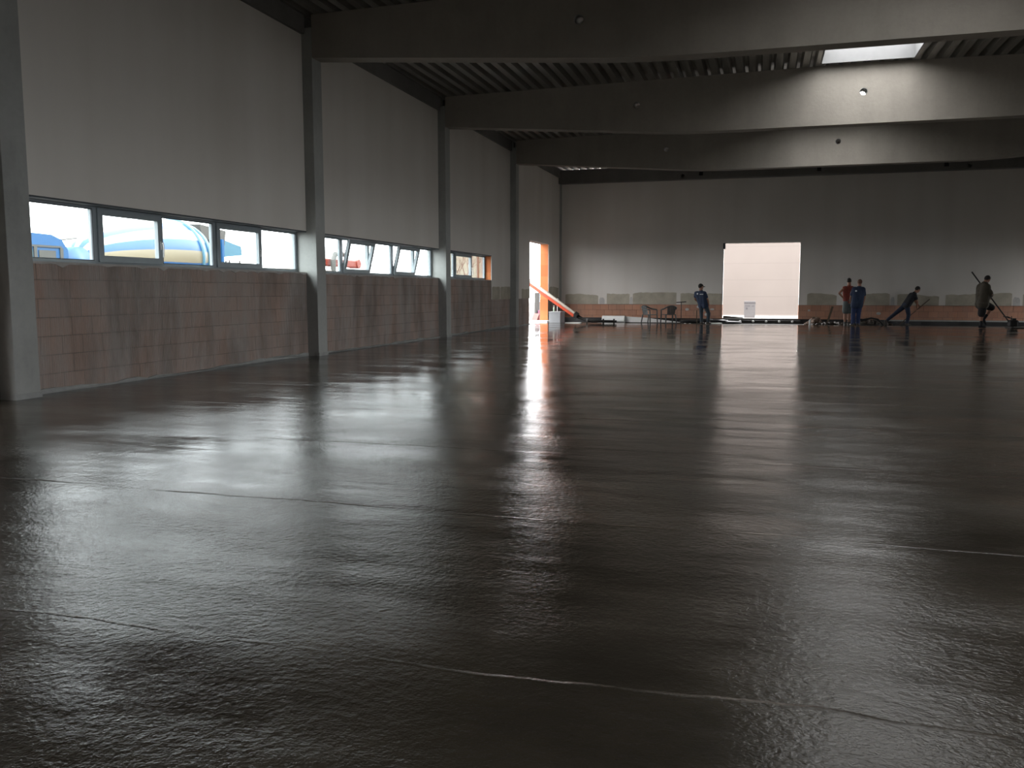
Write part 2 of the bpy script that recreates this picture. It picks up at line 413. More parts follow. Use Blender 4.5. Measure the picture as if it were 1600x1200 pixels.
bb = MB().box((0.0, YFAR - .012, -.07), (GX0, YFAR, .14)).build('baseboard_back', M['foil']); tag(bb, kind='structure')
MB().box((GX1, YFAR - .012, -.07), (14.2, YFAR, .14)).build('membrane_strip', M['foil'], bb)
MB().box((14.2, YFAR - .012, .09), (W, YFAR, .15)).build('edge_strip', M['strip'], bb)
MB().box((14.2, YFAR - .012, -.07), (W, YFAR, .09)).build('membrane_strip', M['foil'], bb)
# gate threshold
th = MB().box((GX0 - .15, YFAR - .16, -.07), (GX1 + .1, YFAR + .02, .08), bevel=.01).box((GX0, YFAR + .0, .06), (GX1, YFAR + FT, .13)).build('trim_1', M['subbase']); tag(th, kind='structure')
MB().box((GX0 + .0, YFAR + .05, .13), (GX1, YFAR + FT + .1, .16)).build('threshold_board', M['sill'], th)
mb = MB().box((GX0 - .02, YFAR - .05, 3.2), (GX0 + .07, YFAR + .04, 3.46)); mb.box((GX0 - .03, YFAR - .05, .2), (GX0 + .0, YFAR - .03, 3.46)); mb.build('gate_guide', M['gasket'], wbo)
# right wall and front wall (out of view, they carry the light) ---------
mb = MB(); mbp = MB(); ROPEN = [(16.6, 23.4)]; RDS = [(8.9, 14.4, 4.2), (37.2, 38.6, 3.0)]  # first door opening is unseen, added to brighten the left wall
y = YB
for (a, b) in [RDS[0][:2]] + ROPEN + [RDS[1][:2]]:
    mb.box((W, y, -.07), (W + T, a, 6.9))
    hh = [r[2] for r in RDS if r[1] == b]
    if hh: mb.box((W, a, hh[0]), (W + T, b, 6.9))
    else: mb.box((W, a, -.07), (W + T, b, SILL)); mb.box((W, a, HEAD), (W + T, b, 6.9))
    y = b
mb.box((W, y, -.07), (W + T, YFAR + FT, 6.9)); wr = mb.build('wall_right', M['panel']); tag(wr, kind='structure')
wf = MB().box((-T, YB - .3, -.07), (W + T, YB, 7.1)).build('wall_front', M['panel']); tag(wf, kind='structure')
# ceiling: trapezoidal steel deck, ribs along the hall ------------------
SKY_X = (10.34, 12.52); SKYL = [(c - 4.0, c - 1.0) for c in CY[1:]]; SKYL[1] = (4.4, 7.2); SKYL[2] = (11.4, 14.3); SKYL[3] = (20.2, 23.35); SKYL[4] = (26.6, 29.9)
def deck_strip(x0, x1, y0, y1):
    bm = bmesh.new(); P = []; pitch = .32; k0 = math.floor(x0 / pitch)
    k = k0
    while k * pitch < x1:
        b = k * pitch
        for dx, dz in ((0, 0), (.150, 0), (.195, .135), (.275, .135)): P.append((b + dx, dz))
        k += 1
    P = [(x0, P[0][1])] + [p for p in P if x0 < p[0] < x1] + [(x1, 0)]
    A = [bm.verts.new((x, y0, deckz(x) + z)) for x, z in P]; B = [bm.verts.new((x, y1, deckz(x) + z)) for x, z in P]
    for i in range(len(P) - 1): bm.faces.new((A[i], B[i], B[i + 1], A[i + 1]))
    me = bpy.data.meshes.new('deck'); bm.to_mesh(me); bm.free(); me.materials.append(M['deck']); return me
def deck_obj(name, parent, *a):
    o = bpy.data.objects.new(name, deck_strip(*a)); COL.objects.link(o); o.parent = parent
    m = o.modifiers.new('s', 'SOLIDIFY'); m.thickness = .004; m.offset = 1; return o
ce = deck_obj('ceiling', None, -.36, SKY_X[0], YB - .3, YFAR + .40); tag(ce, kind='structure')
deck_obj('deck_sheet', ce, SKY_X[1], W + .36, YB - .3, YFAR + .40)
y = YB - .3
for (a, b) in SKYL: deck_obj('deck_sheet', ce, SKY_X[0], SKY_X[1], y, a); y = b
deck_obj('deck_sheet', ce, SKY_X[0], SKY_X[1], y, YFAR + .40)
# insulation and membrane above the deck, open at the far end so the ribs stay see-through there
bm = MB()
def roofslab(x0, x1, y0, y1): bm.prism([(x0, deckz(x0) + .142), (x1, deckz(x1) + .142), (x1, deckz(x1) + .34), (x0, deckz(x0) + .34)], lambda a, b: V((a, y0, b)), lambda a, b: V((a, y1, b)))
roofslab(-.36, SKY_X[0], YB - .3, YFAR + .3); roofslab(SKY_X[1], W + .36, YB - .3, YFAR + .3)
y = YB - .3
for (a, b) in SKYL + [(YFAR + .3, None)]:
    roofslab(SKY_X[0], SKY_X[1], y, a); y = b
    if b is None: break
bm.build('roof_insulation', M['foil'], ce)

# skylights ------------------------------------------------------------
def skylight(i, a, b):
    t = empty('skylight', ((SKY_X[0] + SKY_X[1]) / 2, (a + b) / 2, 6.99), 0)
    hx = (SKY_X[1] - SKY_X[0]) / 2; hy = (b - a) / 2; z0, z1 = 0.0, .50
    mb = MB(); th = .03
    mb.box((-hx, -hy, z0), (-hx + th, hy, z1)); mb.box((hx - th, -hy, z0), (hx, hy, z1)); mb.box((-hx + th, -hy, z0), (hx - th, -hy + th, z1)); mb.box((-hx + th, hy - th, z0), (hx - th, hy, z1))
    mb.build('curb', M['curb'], t)
    arc = [(hx * math.cos(PI - PI * k / 12), z1 + .42 * math.sin(PI * k / 12)) for k in range(13)]
    bm = bmesh.new(); A = [bm.verts.new((x, -hy, z)) for x, z in arc]; B = [bm.verts.new((x, hy, z)) for x, z in arc]
    for k in range(12): bm.faces.new((A[k], A[k + 1], B[k + 1], B[k]))
    me = bpy.data.meshes.new('glazing'); bm.to_mesh(me); bm.free(); me.materials.append(M['dome']); o = bpy.data.objects.new('glazing', me); COL.objects.link(o); o.parent = t
    for yy in (-hy, -hy / 3, hy / 3, hy):
        mb = MB(); mb.path([(x, yy, z) for x, z in arc], .022, 6); mb.build('glazing_bar', M['curb'], t)
    for sgn in (-1, 1): MB().prism([(p[0], p[1]) for p in arc], lambda a_, b_: V((a_, sgn * hy, b_)), lambda a_, b_: V((a_, sgn * (hy + .01), b_))).build('end_cap', M['dome'], t)
    portal((t.location.x, t.location.y, 7.5), (0, 0, 0), 2 * hx, 2 * hy)
    return t
SKN = {1: 'skylight behind the viewer', 2: 'arched skylight above the near floor', 3: 'arched skylight just above the nearest roof beam', 4: 'arched roof skylight with white curb, seen bright between the first and second beams',
       5: 'arched roof skylight hidden above the gap between second and third beams', 6: 'arched skylight nearest the far wall'}
for i, (a, b) in enumerate(SKYL):
    if i == 0 : continue
    t = skylight(i, a, b)
    tag(t, ['', 'arched skylight in the roof bay before the nearest visible beam', 'arched skylight in the roof bay over the nearest beam face', 'bright arched skylight with white curb, visible between the first and second roof beams',
            'arched skylight in the bay between the second and third roof beams'][i], 'skylight', 'arched skylights along the roof centre')

# columns and beams -----------------------------------------------------
for i, c in enumerate(CY):
    mb = MB(); mb.box((-T, c, -.07), (.25, c + CW, 6.62), bevel=.008)
    mb.box((-T, c + .01, 6.6), (.05, c + CW - .01, 6.86))
    o = mb.build('concrete_column', M['column'])
    if i >= 2:
        MB().box((.2, c - .01, -.0), (.262, c + CW + .01, .07)).build('edge_strip', M['strip'], o)
    tag(o, ['grey concrete column of the left wall, farthest behind the viewer', 'grey concrete column of the left wall just behind the viewer', 'broad grey concrete column at the left edge of the picture',
            'tall grey concrete column between the first and second window strips', 'slim grey concrete column between the second and third window strips', 'narrow grey concrete column between the short window and the side door'][i], 'column', 'square columns along the left wall')
    recenter(o)
    o2 = MB().box((W - .25, c, -.07), (W + .0, c + CW, 6.62), bevel=.008).build('concrete_column', M['column'])
    tag(o2, 'grey concrete column of the right wall, outside the picture', 'column', 'square columns along the right wall'); recenter(o2)
def beam_profile(c):
    B = [(.255, 6.03)]
    for k in range(1, 7): B.append((.25 + 6.0 * k / 6, 6.03 - .44 * k / 6))
    B += [(6.9, 5.558), (7.6, 5.540), (8.6, 5.535), (W / 2, 5.535)]
    Bm = [(W - x, z) for x, z in B[::-1]][1:]
    Tp = [(W - .255, deckz(0) - .006), (W / 2, deckz(W / 2) - .006), (.255, deckz(0) - .006)]
    return MB().prism(B + Bm + Tp, lambda a, b: V((a, c, b)), lambda a, b: V((a, c + CW, b)))
for i, c in enumerate(CY):
    o = beam_profile(c).build('roof_beam', M['beam'])
    if i >= 2:
        cut = MB()
        for x in (5.73, 11.4, 17.07): cut.tube((x, c - .2, 6.31), (x, c + CW + .2, 6.31), .095, n=24)
        co = cut.build('cutter', M['beam']); bake(o, [('BOOLEAN', dict(object=co, operation='DIFFERENCE', solver='EXACT'))]); bpy.data.objects.remove(co)
        for x in (5.73, 11.4, 17.07):
            mb = MB(); bmx = mb.bm
            prof = [(.093, -.19), (.093, .19), (.085, .19), (.085, -.19), (.093, -.19)]
            MM = Matrix.Translation((x, c + CW / 2, 6.31)) @ Matrix.Rotation(PI / 2, 4, 'X')
            rings = [[bmx.verts.new(MM @ V((r * math.cos(2 * PI * k / 20), r * math.sin(2 * PI * k / 20), z))) for k in range(20)] for r, z in prof[:4]]
            for q in range(4):
                A, Bq = rings[q], rings[(q + 1) % 4]
                for j in range(20): bmx.faces.new((A[j], A[(j + 1) % 20], Bq[(j + 1) % 20], Bq[j]))
            mb.build('hole_sleeve', M['steel'], o, True)
    tag(o, ['concrete roof beam far behind the viewer', 'concrete roof beam just behind the viewer', 'concrete roof beam overhead, before the nearest visible one',
            'deep grey concrete roof beam nearest the viewer, across the top of the picture', 'deep grey concrete roof beam, second away, lit beneath the skylight', 'grey concrete roof beam farthest away, with a round dark hole above the gate'][i], 'beam', 'concrete roof beams spanning the hall')
    recenter(o)
# perimeter beams between the columns, and the end beam over the far wall
for i, (a, b) in enumerate(BAYS):
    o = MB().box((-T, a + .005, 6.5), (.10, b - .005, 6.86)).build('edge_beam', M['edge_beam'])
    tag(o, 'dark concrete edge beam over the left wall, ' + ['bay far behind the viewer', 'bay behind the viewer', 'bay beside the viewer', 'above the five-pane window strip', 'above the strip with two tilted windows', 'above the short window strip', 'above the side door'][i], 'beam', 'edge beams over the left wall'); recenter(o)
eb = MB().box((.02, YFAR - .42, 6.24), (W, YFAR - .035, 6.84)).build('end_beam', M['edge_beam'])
cut = MB()
for x in (5.62, 17.0): cut.tube((x, YFAR - .6, 6.38), (x, YFAR - .2, 6.38), .09, n=20)
for x in (6.4, 11.28, 16.15): cut.box((x - .09, YFAR - .6, 6.38), (x + .09, YFAR - .2, 6.56))
co = cut.build('cutter', M['beam']); bake(eb, [('BOOLEAN', dict(object=co, operation='DIFFERENCE', solver='EXACT'))]); bpy.data.objects.remove(co)
for x in (6.4, 11.28, 16.15): MB().box((x - .085, YFAR - .3, 6.385), (x + .085, YFAR - .21, 6.555)).build('pocket_former', M['foil'], eb)
tag(eb, 'dark concrete end beam over the far wall with small holes and pockets', 'beam'); recenter(eb)
cc = MB().box((0.026, YFAR - .16, -.07), (.10, YFAR - .031, 6.24)).build('trim_2', M['column']); tag(cc, kind='structure')

# ------------------------------------------------------------------ windows
XW = -.20; WD = .07
def ring(mb, y0, y1, z0, z1, w, x0, x1):
    mb.box((x0, y0, z0), (x1, y0 + w, z1)); mb.box((x0, y1 - w, z0), (x1, y1, z1)); mb.box((x0, y0 + w, z0), (x1, y1 - w, z0 + w)); mb.box((x0, y0 + w, z1 - w), (x1, y1 - w, z1))
WN = [0]
def window(y0, y1, sash=None, tilt=0.0, handle=True):
    """outer frame; sash = (ya, yb) is the opening light, the rest is fixed glass"""
    WN[0] += 1
    mb = MB(); z0, z1 = SILL + .02, HEAD; x0, x1 = XW - WD, XW
    ring(mb, y0, y1, z0, z1, .06, x0, x1)
    f0, f1 = y0, y1
    if sash:
        mb.box((x0, sash[1] - .045, z0 + .06), (x1, sash[1] + .045, z1 - .06)); f0 = sash[1] + .045 - .06 + .0
    o = mb.build('window_%d' % WN[0], M['frame']); tag(o, kind='structure')
    MB().box((XW - .04, f0 + .06, z0 + .06), (XW - .03, f1 - .06, z1 - .06)).build('window_pane', M['glass'], o)
    g = MB(); ring(g, f0 + .05, f1 - .05, z0 + .05, z1 - .05, .012, x1 - .02, x1 + .003); g.build('gasket', M['gasket'], o)
    if sash:
        a, b = sash[0] + .03, sash[1] - .005; h0, h1 = z0 + .035, z1 - .035
        s = empty('window_sash', (XW + .005, (a + b) / 2, h0)); s.parent = o; s.rotation_euler = (0, tilt, 0)
        hy = (b - a) / 2; hh = h1 - h0
        mb = MB(); ring(mb, -hy, hy, 0, hh, .095, -.045, .025); mb.build('sash_frame', M['frame'], s)
        MB().box((-.03, -hy + .09, .09), (-.02, hy - .09, hh - .09)).build('sash_pane', M['glass'], s)
        if handle:
            mb = MB(); mb.box((.02, hy - .055, hh * .30), (.032, hy - .025, hh * .30 + .13)); mb.path([(.03, hy - .04, hh * .30 + .10), (.075, hy - .04, hh * .30 + .11), (.078, hy - .04, hh * .30 + .05), (.070, hy - .035, hh * .30 - .12)], .011, 8)
            mb.build('window_handle', M['handle'], s)
    return o
for yb, tilt in ((0, 0.0), (7.6, math.radians(13.5))):
    a = 8.78 if yb == 0 else 16.39
    window(a, 10.37 + yb)
    window(10.37 + yb, 13.20 + yb, (10.37 + yb, 11.78 + yb), tilt)
    window(13.20 + yb, (16.0 if yb == 0 else 23.59), (13.20 + yb, 14.64 + yb), tilt)
window(23.99, 25.5); window(25.5, 28.66, (25.5, 27.15), 0)
MB().box((XW - WD, 28.64, SILL + .02), (XW, 28.678, HEAD)).build('trim_3', M['gasket']).__setitem__('kind', 'structure')
for (a, b) in ROPEN:
    WN[0] += 1; mb = MB(); ring(mb, a, b, SILL, HEAD, .07, W + .16, W + .23)
    for k in (1, 2, 3, 4): y = a + (b - a) * k / 5; mb.box((W + .16, y - .04, SILL), (W + .23, y + .04, HEAD))
    o = mb.build('window_%d' % WN[0], M['frame']); tag(o, kind='structure')
    MB().box((W + .19, a + .05, SILL + .05), (W + .20, b - .05, HEAD - .05)).build('window_pane', M['glass'], o)
# daylight portals in the openings
zc = (SILL + HEAD) / 2
for (a, b) in ((8.78, 16.0), (16.39, 23.59), (23.99, 28.66)): portal((-.30, (a + b) / 2, zc), (0, -PI / 2, 0), HEAD - SILL, b - a)
for (a, b) in ROPEN: portal((W + .30, (a + b) / 2, zc), (0, PI / 2, 0), HEAD - SILL, b - a)
portal((-.38, (DOOR[0] + DOOR[1]) / 2, 1.7), (0, -PI / 2, 0), 3.4, 3.2)
portal((-.38, (G0[0] + G0[1]) / 2, G0[2] / 2), (0, -PI / 2, 0), G0[2], G0[1] - G0[0])
for (a, b, h) in RDS: portal((W + .38, (a + b) / 2, h / 2), (0, PI / 2, 0), h, b - a)
portal(((GX0 + GX1) / 2, YFAR + .42, 1.8), (-PI / 2, 0, 0), 3.2, 3.3)

# ================================================================== OUTSIDE
GZ = -.31
gr = MB().box((-80, -30, -.6), (70, 130, GZ)).build('ground', M['ground']); tag(gr, kind='structure')
M['facade'] = (lambda: None)
def facade_mat(name, c1, c2, per, horiz=True):
    t = NT(name); p = t.pos(); s = t.n('ShaderNodeSeparateXYZ'); t.L(p, s.inputs[0])
    f = t.math('FRACT', t.math('DIVIDE', s.outputs[2] if horiz else s.outputs[0], per))
    line = t.math('LESS_THAN', f, .05)
    n = t.noise(p, .4, 3)
    t.L(t.mix(line, t.ramp(n, [(.3, c1), (.7, c2)]), [x * .95 for x in c1]), t.b.inputs['Base Color']); t.b.inputs['Roughness'].default_value = .7; return t.m
M['facade'] = facade_mat('pale_pink_cladding', (.128, .106, .093), (.140, .117, .103), 1.0)
M['beige'] = facade_mat('beige_cladding', (.19, .16, .115), (.21, .175, .13), 1.1, False)
M['obrown'] = plain('brown_pipe', (.10, .035, .015), .6)
M['oblue'] = plain('truck_blue_paint', (.012, .078, .20), .3, var=.05)
M['oblue2'] = plain('truck_light_blue', (.05, .14, .20), .4, var=.05)
M['oglass'] = plain('truck_window_glass', (.045, .085, .09), .1)
M['ogrey'] = plain('weathered_grey', (.06, .06, .055), .6)
M['odark'] = plain('dirty_brown_steel', (.055, .05, .045), .6)
M['ored'] = plain('pump_red', (.16, .016, .005), .45, var=.05)
M['opink'] = plain('pink_insulation', (.20, .08, .13), .8, var=.06)
M['ocream'] = plain('cream_boom_paint', (.20, .175, .14), .5, var=.05)
fb = MB().box((-2, 54, GZ), (30, 62, 9)).build('building', M['facade']); tag(fb, 'pale pinkish clad building wall seen through the gate opening', 'building')
MB().box((-2, 53.9, GZ), (30, 54.0, -.12)).build('bright_base_line', M['white'], fb)  # white strip standing in for the bright line of sunlit ground
recenter(fb)
x0 = atY(699, 430, 57).x; x1 = atY(768, 430, 57).x; xp = atY(746.5, 430, 56.9).x
bb2 = empty('building', ((x0 + x1) / 2, 57, GZ), 0, 'beige clad building behind the short window strip', 'building')
hx = (x1 - x0) / 2
MB().box((-hx, 0, 0), (hx, 5, 8)).build('wall', M['beige'], bb2)
MB().tube((xp - bb2.location.x, -.1, 0), (xp - bb2.location.x, -.1, 8), .07).build('downpipe', M['obrown'], bb2)
# bare tree in front of it
def tree(base, h, label):
    mb = MB(); rr = random.Random(12)
    def grow(p, d, L, r, k):
        q = p + d * L; mb.tube(p, q, r, r * .7, 6)
        if k == 0: return
        for _ in range(3):
            nd = (d + V((rr.uniform(-.8, .8), rr.uniform(-.8, .8), rr.uniform(-.2, .5)))).normalized(); grow(q - d * L * rr.uniform(0, .3), nd, L * rr.uniform(.6, .8), r * .6, k - 1)
    grow(V((0, 0, 0)), V((.03, 0, 1)), h * .45, .06, 4)
    o = mb.build('bare_tree', M['obrown']); o.location = base; tag(o, label, 'tree'); return o
p = atX(724, 430, -8.2); tree(V((p.x, p.y, GZ)), 3.9, 'small bare branching tree outside the short window strip')

# concrete mixer truck
TR = empty('concrete_mixer_truck', (-10.15, 21, GZ), 0, 'blue concrete mixer truck with blue and white striped drum, outside the left windows', 'truck')
def P(y, z, x=0): return V((x, y - 21, z - GZ))
cab = MB().prism([(15.2, .3), (19.15, .3), (19.15, 2.45), (18.95, 2.72), (18.6, 2.84), (15.8, 2.90), (15.3, 2.7), (15.0, 1.7)], lambda a, b: P(a, b, -1.15), lambda a, b: P(a, b, 1.15)).build('cab', M['oblue'], TR)
MB().box(P(16.1, 1.62, 1.13), P(17.95, 2.42, 1.17)).build('door_window', M['oglass'], cab)
MB().box(P(18.15, 1.7, 1.13), P(18.7, 2.42, 1.17)).build('rear_side_window', M['ogrey'], cab)
g = MB(); g.box(P(16.0, 2.50, 1.14), P(18.9, 2.55, 1.18)); g.box(P(18.85, 1.2, 1.14), P(18.95, 2.50, 1.18)); g.box(P(17.98, 1.6, 1.14), P(18.08, 2.5, 1.18)); g.build('window_trim', M['ogrey'], cab)
MB().box(P(15.4, .45, -.5), P(28.2, .85, .5)).build('chassis', M['odark'], TR)
for (y, sx) in [(16.3, 1), (16.3, -1), (24.6, 1), (24.6, -1), (26.0, 1), (26.0, -1), (18.3, 1), (18.3, -1)]:
    MB().tube(P(y, .2, sx * .75), P(y, .2, sx * 1.2), .51, n=24).tube(P(y, .2, sx * 1.2), P(y, .2, sx * 1.22), .25, n=16).build('wheel', M['dark'], TR)
MB().tube(P(19.72, 2.12, -1.0), P(19.72, 2.12, 1.0), .46, n=28).build('water_tank', M['oblue'], TR, True)
def drum_mat():
    t = NT('striped_drum_paint'); o = t.obj(); s = t.n('ShaderNodeSeparateXYZ'); t.L(o, s.inputs[0])
    ang = t.math('ARCTAN2', s.outputs[1], s.outputs[0])
    f = t.math('SINE', t.math('ADD', t.math('MULTIPLY', ang, 10.0), t.math('MULTIPLY', s.outputs[2], -.55)))
    k = t.math('GREATER_THAN', f, .08)
    low = t.math('GREATER_THAN', s.outputs[1], -.30)
    c = t.mix(k, t.mix(low, (.26, .25, .22), (.17, .145, .095)), (.010, .066, .18)); t.L(c, t.b.inputs['Base Color']); t.b.inputs['Roughness'].default_value = .35; return t.m
M['drum'] = drum_mat()
dr = MB().lathe([(.42, -.9), (.62, -.75), (.88, 0), (1.08, .9), (1.22, 1.9), (1.26, 2.8), (1.22, 3.4), (1.0, 4.1), (.62, 4.75)], n=48).build('mixer_drum', M['drum'], TR, True)
dr.location = P(21.55, 2.28); dr.rotation_euler = (-PI / 2 + math.radians(4), 0, 0)
for (z, r) in ((3.40, 1.235), (3.95, 1.07), (4.1, 1.0)):
    MB().lathe([(r - .03, z - .05), (r + .035, z - .05), (r + .035, z + .05), (r - .03, z + .05)], n=48).build('drum_ring', M['oblue2'], dr, True)
hp = MB().prism([(25.9, 3.2), (27.2, 3.0), (27.3, 3.52), (25.8, 3.66)], lambda a, b: P(a, b, -.5), lambda a, b: P(a, b, .5)).build('hopper', M['odark'], TR)
MB().tube(P(24.0, 3.7), P(24.0, 4.05), .02, n=6).tube(P(24.0, 3.75), P(24.0, 3.88), .09, .02, 8).build('warning_lamp', M['odark'], TR)
f = MB(); f.box(P(26.9, .6, -.6), P(27.02, 3.2, -.5)); f.box(P(26.9, .6, .5), P(27.02, 3.2, .6)); f.box(P(26.9, 1.6, -.6), P(27.02, 1.7, .6)); f.build('rear_frame', M['oblue'], TR)
f = MB(); f.prism([(27.5, 3.22), (28.6, 3.03), (28.65, 2.7), (27.5, 2.6)], lambda a, b: P(a, b, -.25), lambda a, b: P(a, b, .25)); f.build('discharge_chute', M['oblue2'], TR)
f = MB()
for y in (27.75, 28.4):
    for x in (-.3, .3): f.tube(P(y, 2.5, x), P(y - .15, .7, x), .03, n=6)
for z in (1.2, 1.6, 2.0, 2.35): f.tube(P(27.67, z, .3), P(28.31, z, .3), .02, n=6)
f.build('ladder', M['odark'], TR)
# red concrete pump truck
PU = empty('concrete_pump_truck', (-12, 41, GZ), 0, 'red truck mounted concrete pump with folded boom, outside the tilted windows', 'truck')
def Q(y, z, x=0): return V((x, y - 41, z - GZ))
MB().box(Q(34.5, .5, -1.2), Q(37.5, 2.4, 1.2), bevel=.1).build('cab', M['ocream'], PU)
MB().box(Q(37.5, .6, -.6), Q(47.5, 1.1, .6)).build('chassis', M['odark'], PU)
mb = MB().box(Q(36.2, 2.60, -.2), Q(42.2, 2.98, .25), bevel=.06); mb.tube(Q(42.2, 2.8, -.25), Q(42.2, 2.8, .3), .24, n=20); mb.build('folded_boom', M['ored'], PU)
mb = MB().path([Q(39.0, 1.0, .45), Q(39.0, 2.9, .45), Q(39.2, 3.2, .45), Q(39.8, 3.28, .45), Q(40.3, 3.2, .45)], .14, 8); mb.build('boom_support', M['ogrey'], PU)
MB().box(Q(40.5, 1.1, -.9), Q(46.5, 2.3, .9), bevel=.1).build('pump_body', M['ored'], PU)
for y in (36, 43, 44.5, 46.5):
    for sx in (-1, 1): MB().tube(Q(y, .2, sx * .75), Q(y, .2, sx * 1.2), .51, n=20).build('wheel', M['dark'], PU)
# things just outside the side door
p0 = atX(838.5, 500, -1.5); p1 = atX(843.5, 455, -1.5)
o = MB().box((-1.6, p0.y - .02, GZ), (-1.5, p1.y, 1.28)).build('grey_board', M['ogrey']); tag(o, 'narrow grey board standing upright outside the side door', 'board'); recenter(o)
o = MB().box((-1.45, p0.y, GZ), (-1.2, p1.y + .02, .42), bevel=.02).build('insulation_pack', M['opink']); tag(o, 'small pink insulation pack outside the side door', 'pack'); recenter(o)
q = atX(836, 494, -1.2)
o = MB().prism([(q.y - .9, GZ), (q.y + .1, GZ), (q.y + .05, .30)], lambda a, b: V((-1.25, a, b)), lambda a, b: V((-1.0, a, b))).build('rubble_wedge', M['ored']); tag(o, 'low reddish wedge on the ground outside the side door', 'wedge'); recenter(o)
cb = MB(); a = atX(42, 366, -30); b = atX(140, 370, -30)
cb.path([V((-30, a.y - 8, a.z + .3)), a, (a + b) / 2 - V((0, 0, .25)), b, V((-30, b.y + 8, b.z + .4))], .05, 6)
o = cb.build('overhead_cable', M['ogrey']); tag(o, 'thin overhead cable against the white sky in the leftmost pane', 'cable')
for y in (a.y - 8, b.y + 8): MB().tube((-30, y, GZ), (-30, y, a.z + .6), .09, n=8).build('cable_pole', M['ogrey'], o)

# ================================================================== FAR END OF THE HALL
SB = -.07
def pt(u, v, Y): return atY(u, v, Y)
# boom through the side door: white box on a red box, tapering to a coupling
A = V((1.52, 35.7, .36)); B = atY(827, 441, 35.7); d = (A - B).normalized(); B2 = B - d * 3.2
t = empty('conveyor_boom', (B2.x, B2.y, B2.z), 0, 'red and white boom leaning in through the side door down to the floor', 'boom')
def boxbar(p, q, w0, w1, n0, n1, y0, y1, nm, mat, par):
    dd = (q - p).normalized(); nn = V((-dd.z, 0, dd.x));  nn = nn if nn.z > 0 else -nn
    mb = MB(); vs = []
    for c, lo, hi in ((p, w0, n0), (q, w1, n1)):
        for y, h in ((y0, lo), (y1, lo), (y1, hi), (y0, hi)): vs.append(mb.bm.verts.new(c + nn * h + V((0, y, 0)) - t.location))
    for f_ in ((0, 1, 2, 3), (7, 6, 5, 4), (0, 4, 5, 1), (1, 5, 6, 2), (2, 6, 7, 3), (3, 7, 4, 0)): mb.bm.faces.new([vs[i] for i in f_])
    return mb.build(nm, mat, par)
M['boom_red'] = plain('boom_red', (.70, .10, .045), .45, var=.06); M['boom_white'] = plain('boom_white', (.62, .58, .50), .5, var=.05)
boxbar(B2, A, -.13, -.11, -.01, .0, -.14, .10, 'lower_rail', M['boom_red'], t)
boxbar(B2, A - d * .05, .0, .0, .17, .08, -.10, .12, 'upper_casing', M['boom_white'], t)
mb = MB(); e = A - t.location
mb.tube(e - d * .03, e + d * .12, .15, n=20); mb.build('end_ring', M['darksteel'], t)
mb = MB(); mb.path([e + d * .1, e + d * .3 + V((0, 0, .03)), V((1.95, 35.65, .14)) - t.location, V((2.25, 35.6, .10)) - t.location, V((3.3, 35.7, .085)) - t.location], [.09, .07, .055, .055, .055], 12)
mb.build('end_hose', M['dark'], t, True)
for x in (2.05, 2.75, 3.2): MB().tube(V((x - .035, 35.62, .10)) - t.location, V((x + .035, 35.63, .10)) - t.location, .10, n=16).build('hose_coupling', M['steel' if x < 2.1 else 'darksteel'], t)

# grey crate with a bottle on it
p = pt(858, 505, 35.55); q = pt(876, 505, 35.55)
t = empty('grey_box', ((p.x + q.x) / 2, 35.8, 0), -.05, 'plain grey square box on the screed edge beside the side door', 'box')
w_ = (q.x - p.x) / 2
MB().box((-w_, -.25, 0), (w_, .45, .46), bevel=.01).build('box_body', M['crate'], t)
MB().box((-w_ - .015, -.265, .43), (w_ + .015, .465, .485), bevel=.006).build('lid', M['crate'], t)
def bottle(loc, h, label, mat):
    mb = MB().lathe([(.03, 0), (.035, .01), (.035, h * .6), (.014, h * .78), (.014, h * .88)], n=16); o = mb.build('bottle', mat, None, True); o.location = loc
    MB().lathe([(.02, h * .88), (.022, h * .9), (.022, h), (.015, h)], n=12).build('bottle_cap', M['white'], o)
    return tag(o, label, 'bottle')
M['green'] = plain('pale_green_plastic', (.40, .55, .42), .3)
bottle((p.x + .17, 35.72, .485), .26, 'slim pale green bottle with white cap standing on the grey box', M['green'])
o = MB().tube((0, 0, 0), (0, 0, .98), .014, n=8).tube((0, 0, .98), (.02, 0, 1.10), .035, .045, 12).build('marker_stake', M['white']); o.location = (pt(871, 470, 36.6).x, 36.6, SB); tag(o, 'thin stake with a white tip behind the red and white boom', 'stake')
# foam boards and scraps lying on the edge
def slab(u0, u1, v, Y, dz, dy, label, name='foam_board', mat='white', z=SB, rz=0):
    a = pt(u0, v, Y); b = pt(u1, v, Y); o = MB().box((-(b.x - a.x) / 2, -dy / 2, 0), ((b.x - a.x) / 2, dy / 2, dz), bevel=.004).build(name, M[mat])
    o.location = ((a.x + b.x) / 2, Y, z); o.rotation_euler = (0, 0, rz); tag(o, label, 'board'); return o
slab(828, 857, 502, 36.75, .13, .5, 'white foam board lying on the ground inside the side door')
slab(884, 908, 505, 35.9, .03, .35, 'thin white sheet on the floor under the boom end', z=.0, mat='white')
slab(1102, 1128, 506, 36.8, .10, .4, 'white foam board on the floor right of the man in the cap', rz=.05)
slab(933, 943, 506, 36.9, .05, .3, 'small white offcut on the floor left of the white foam roll')
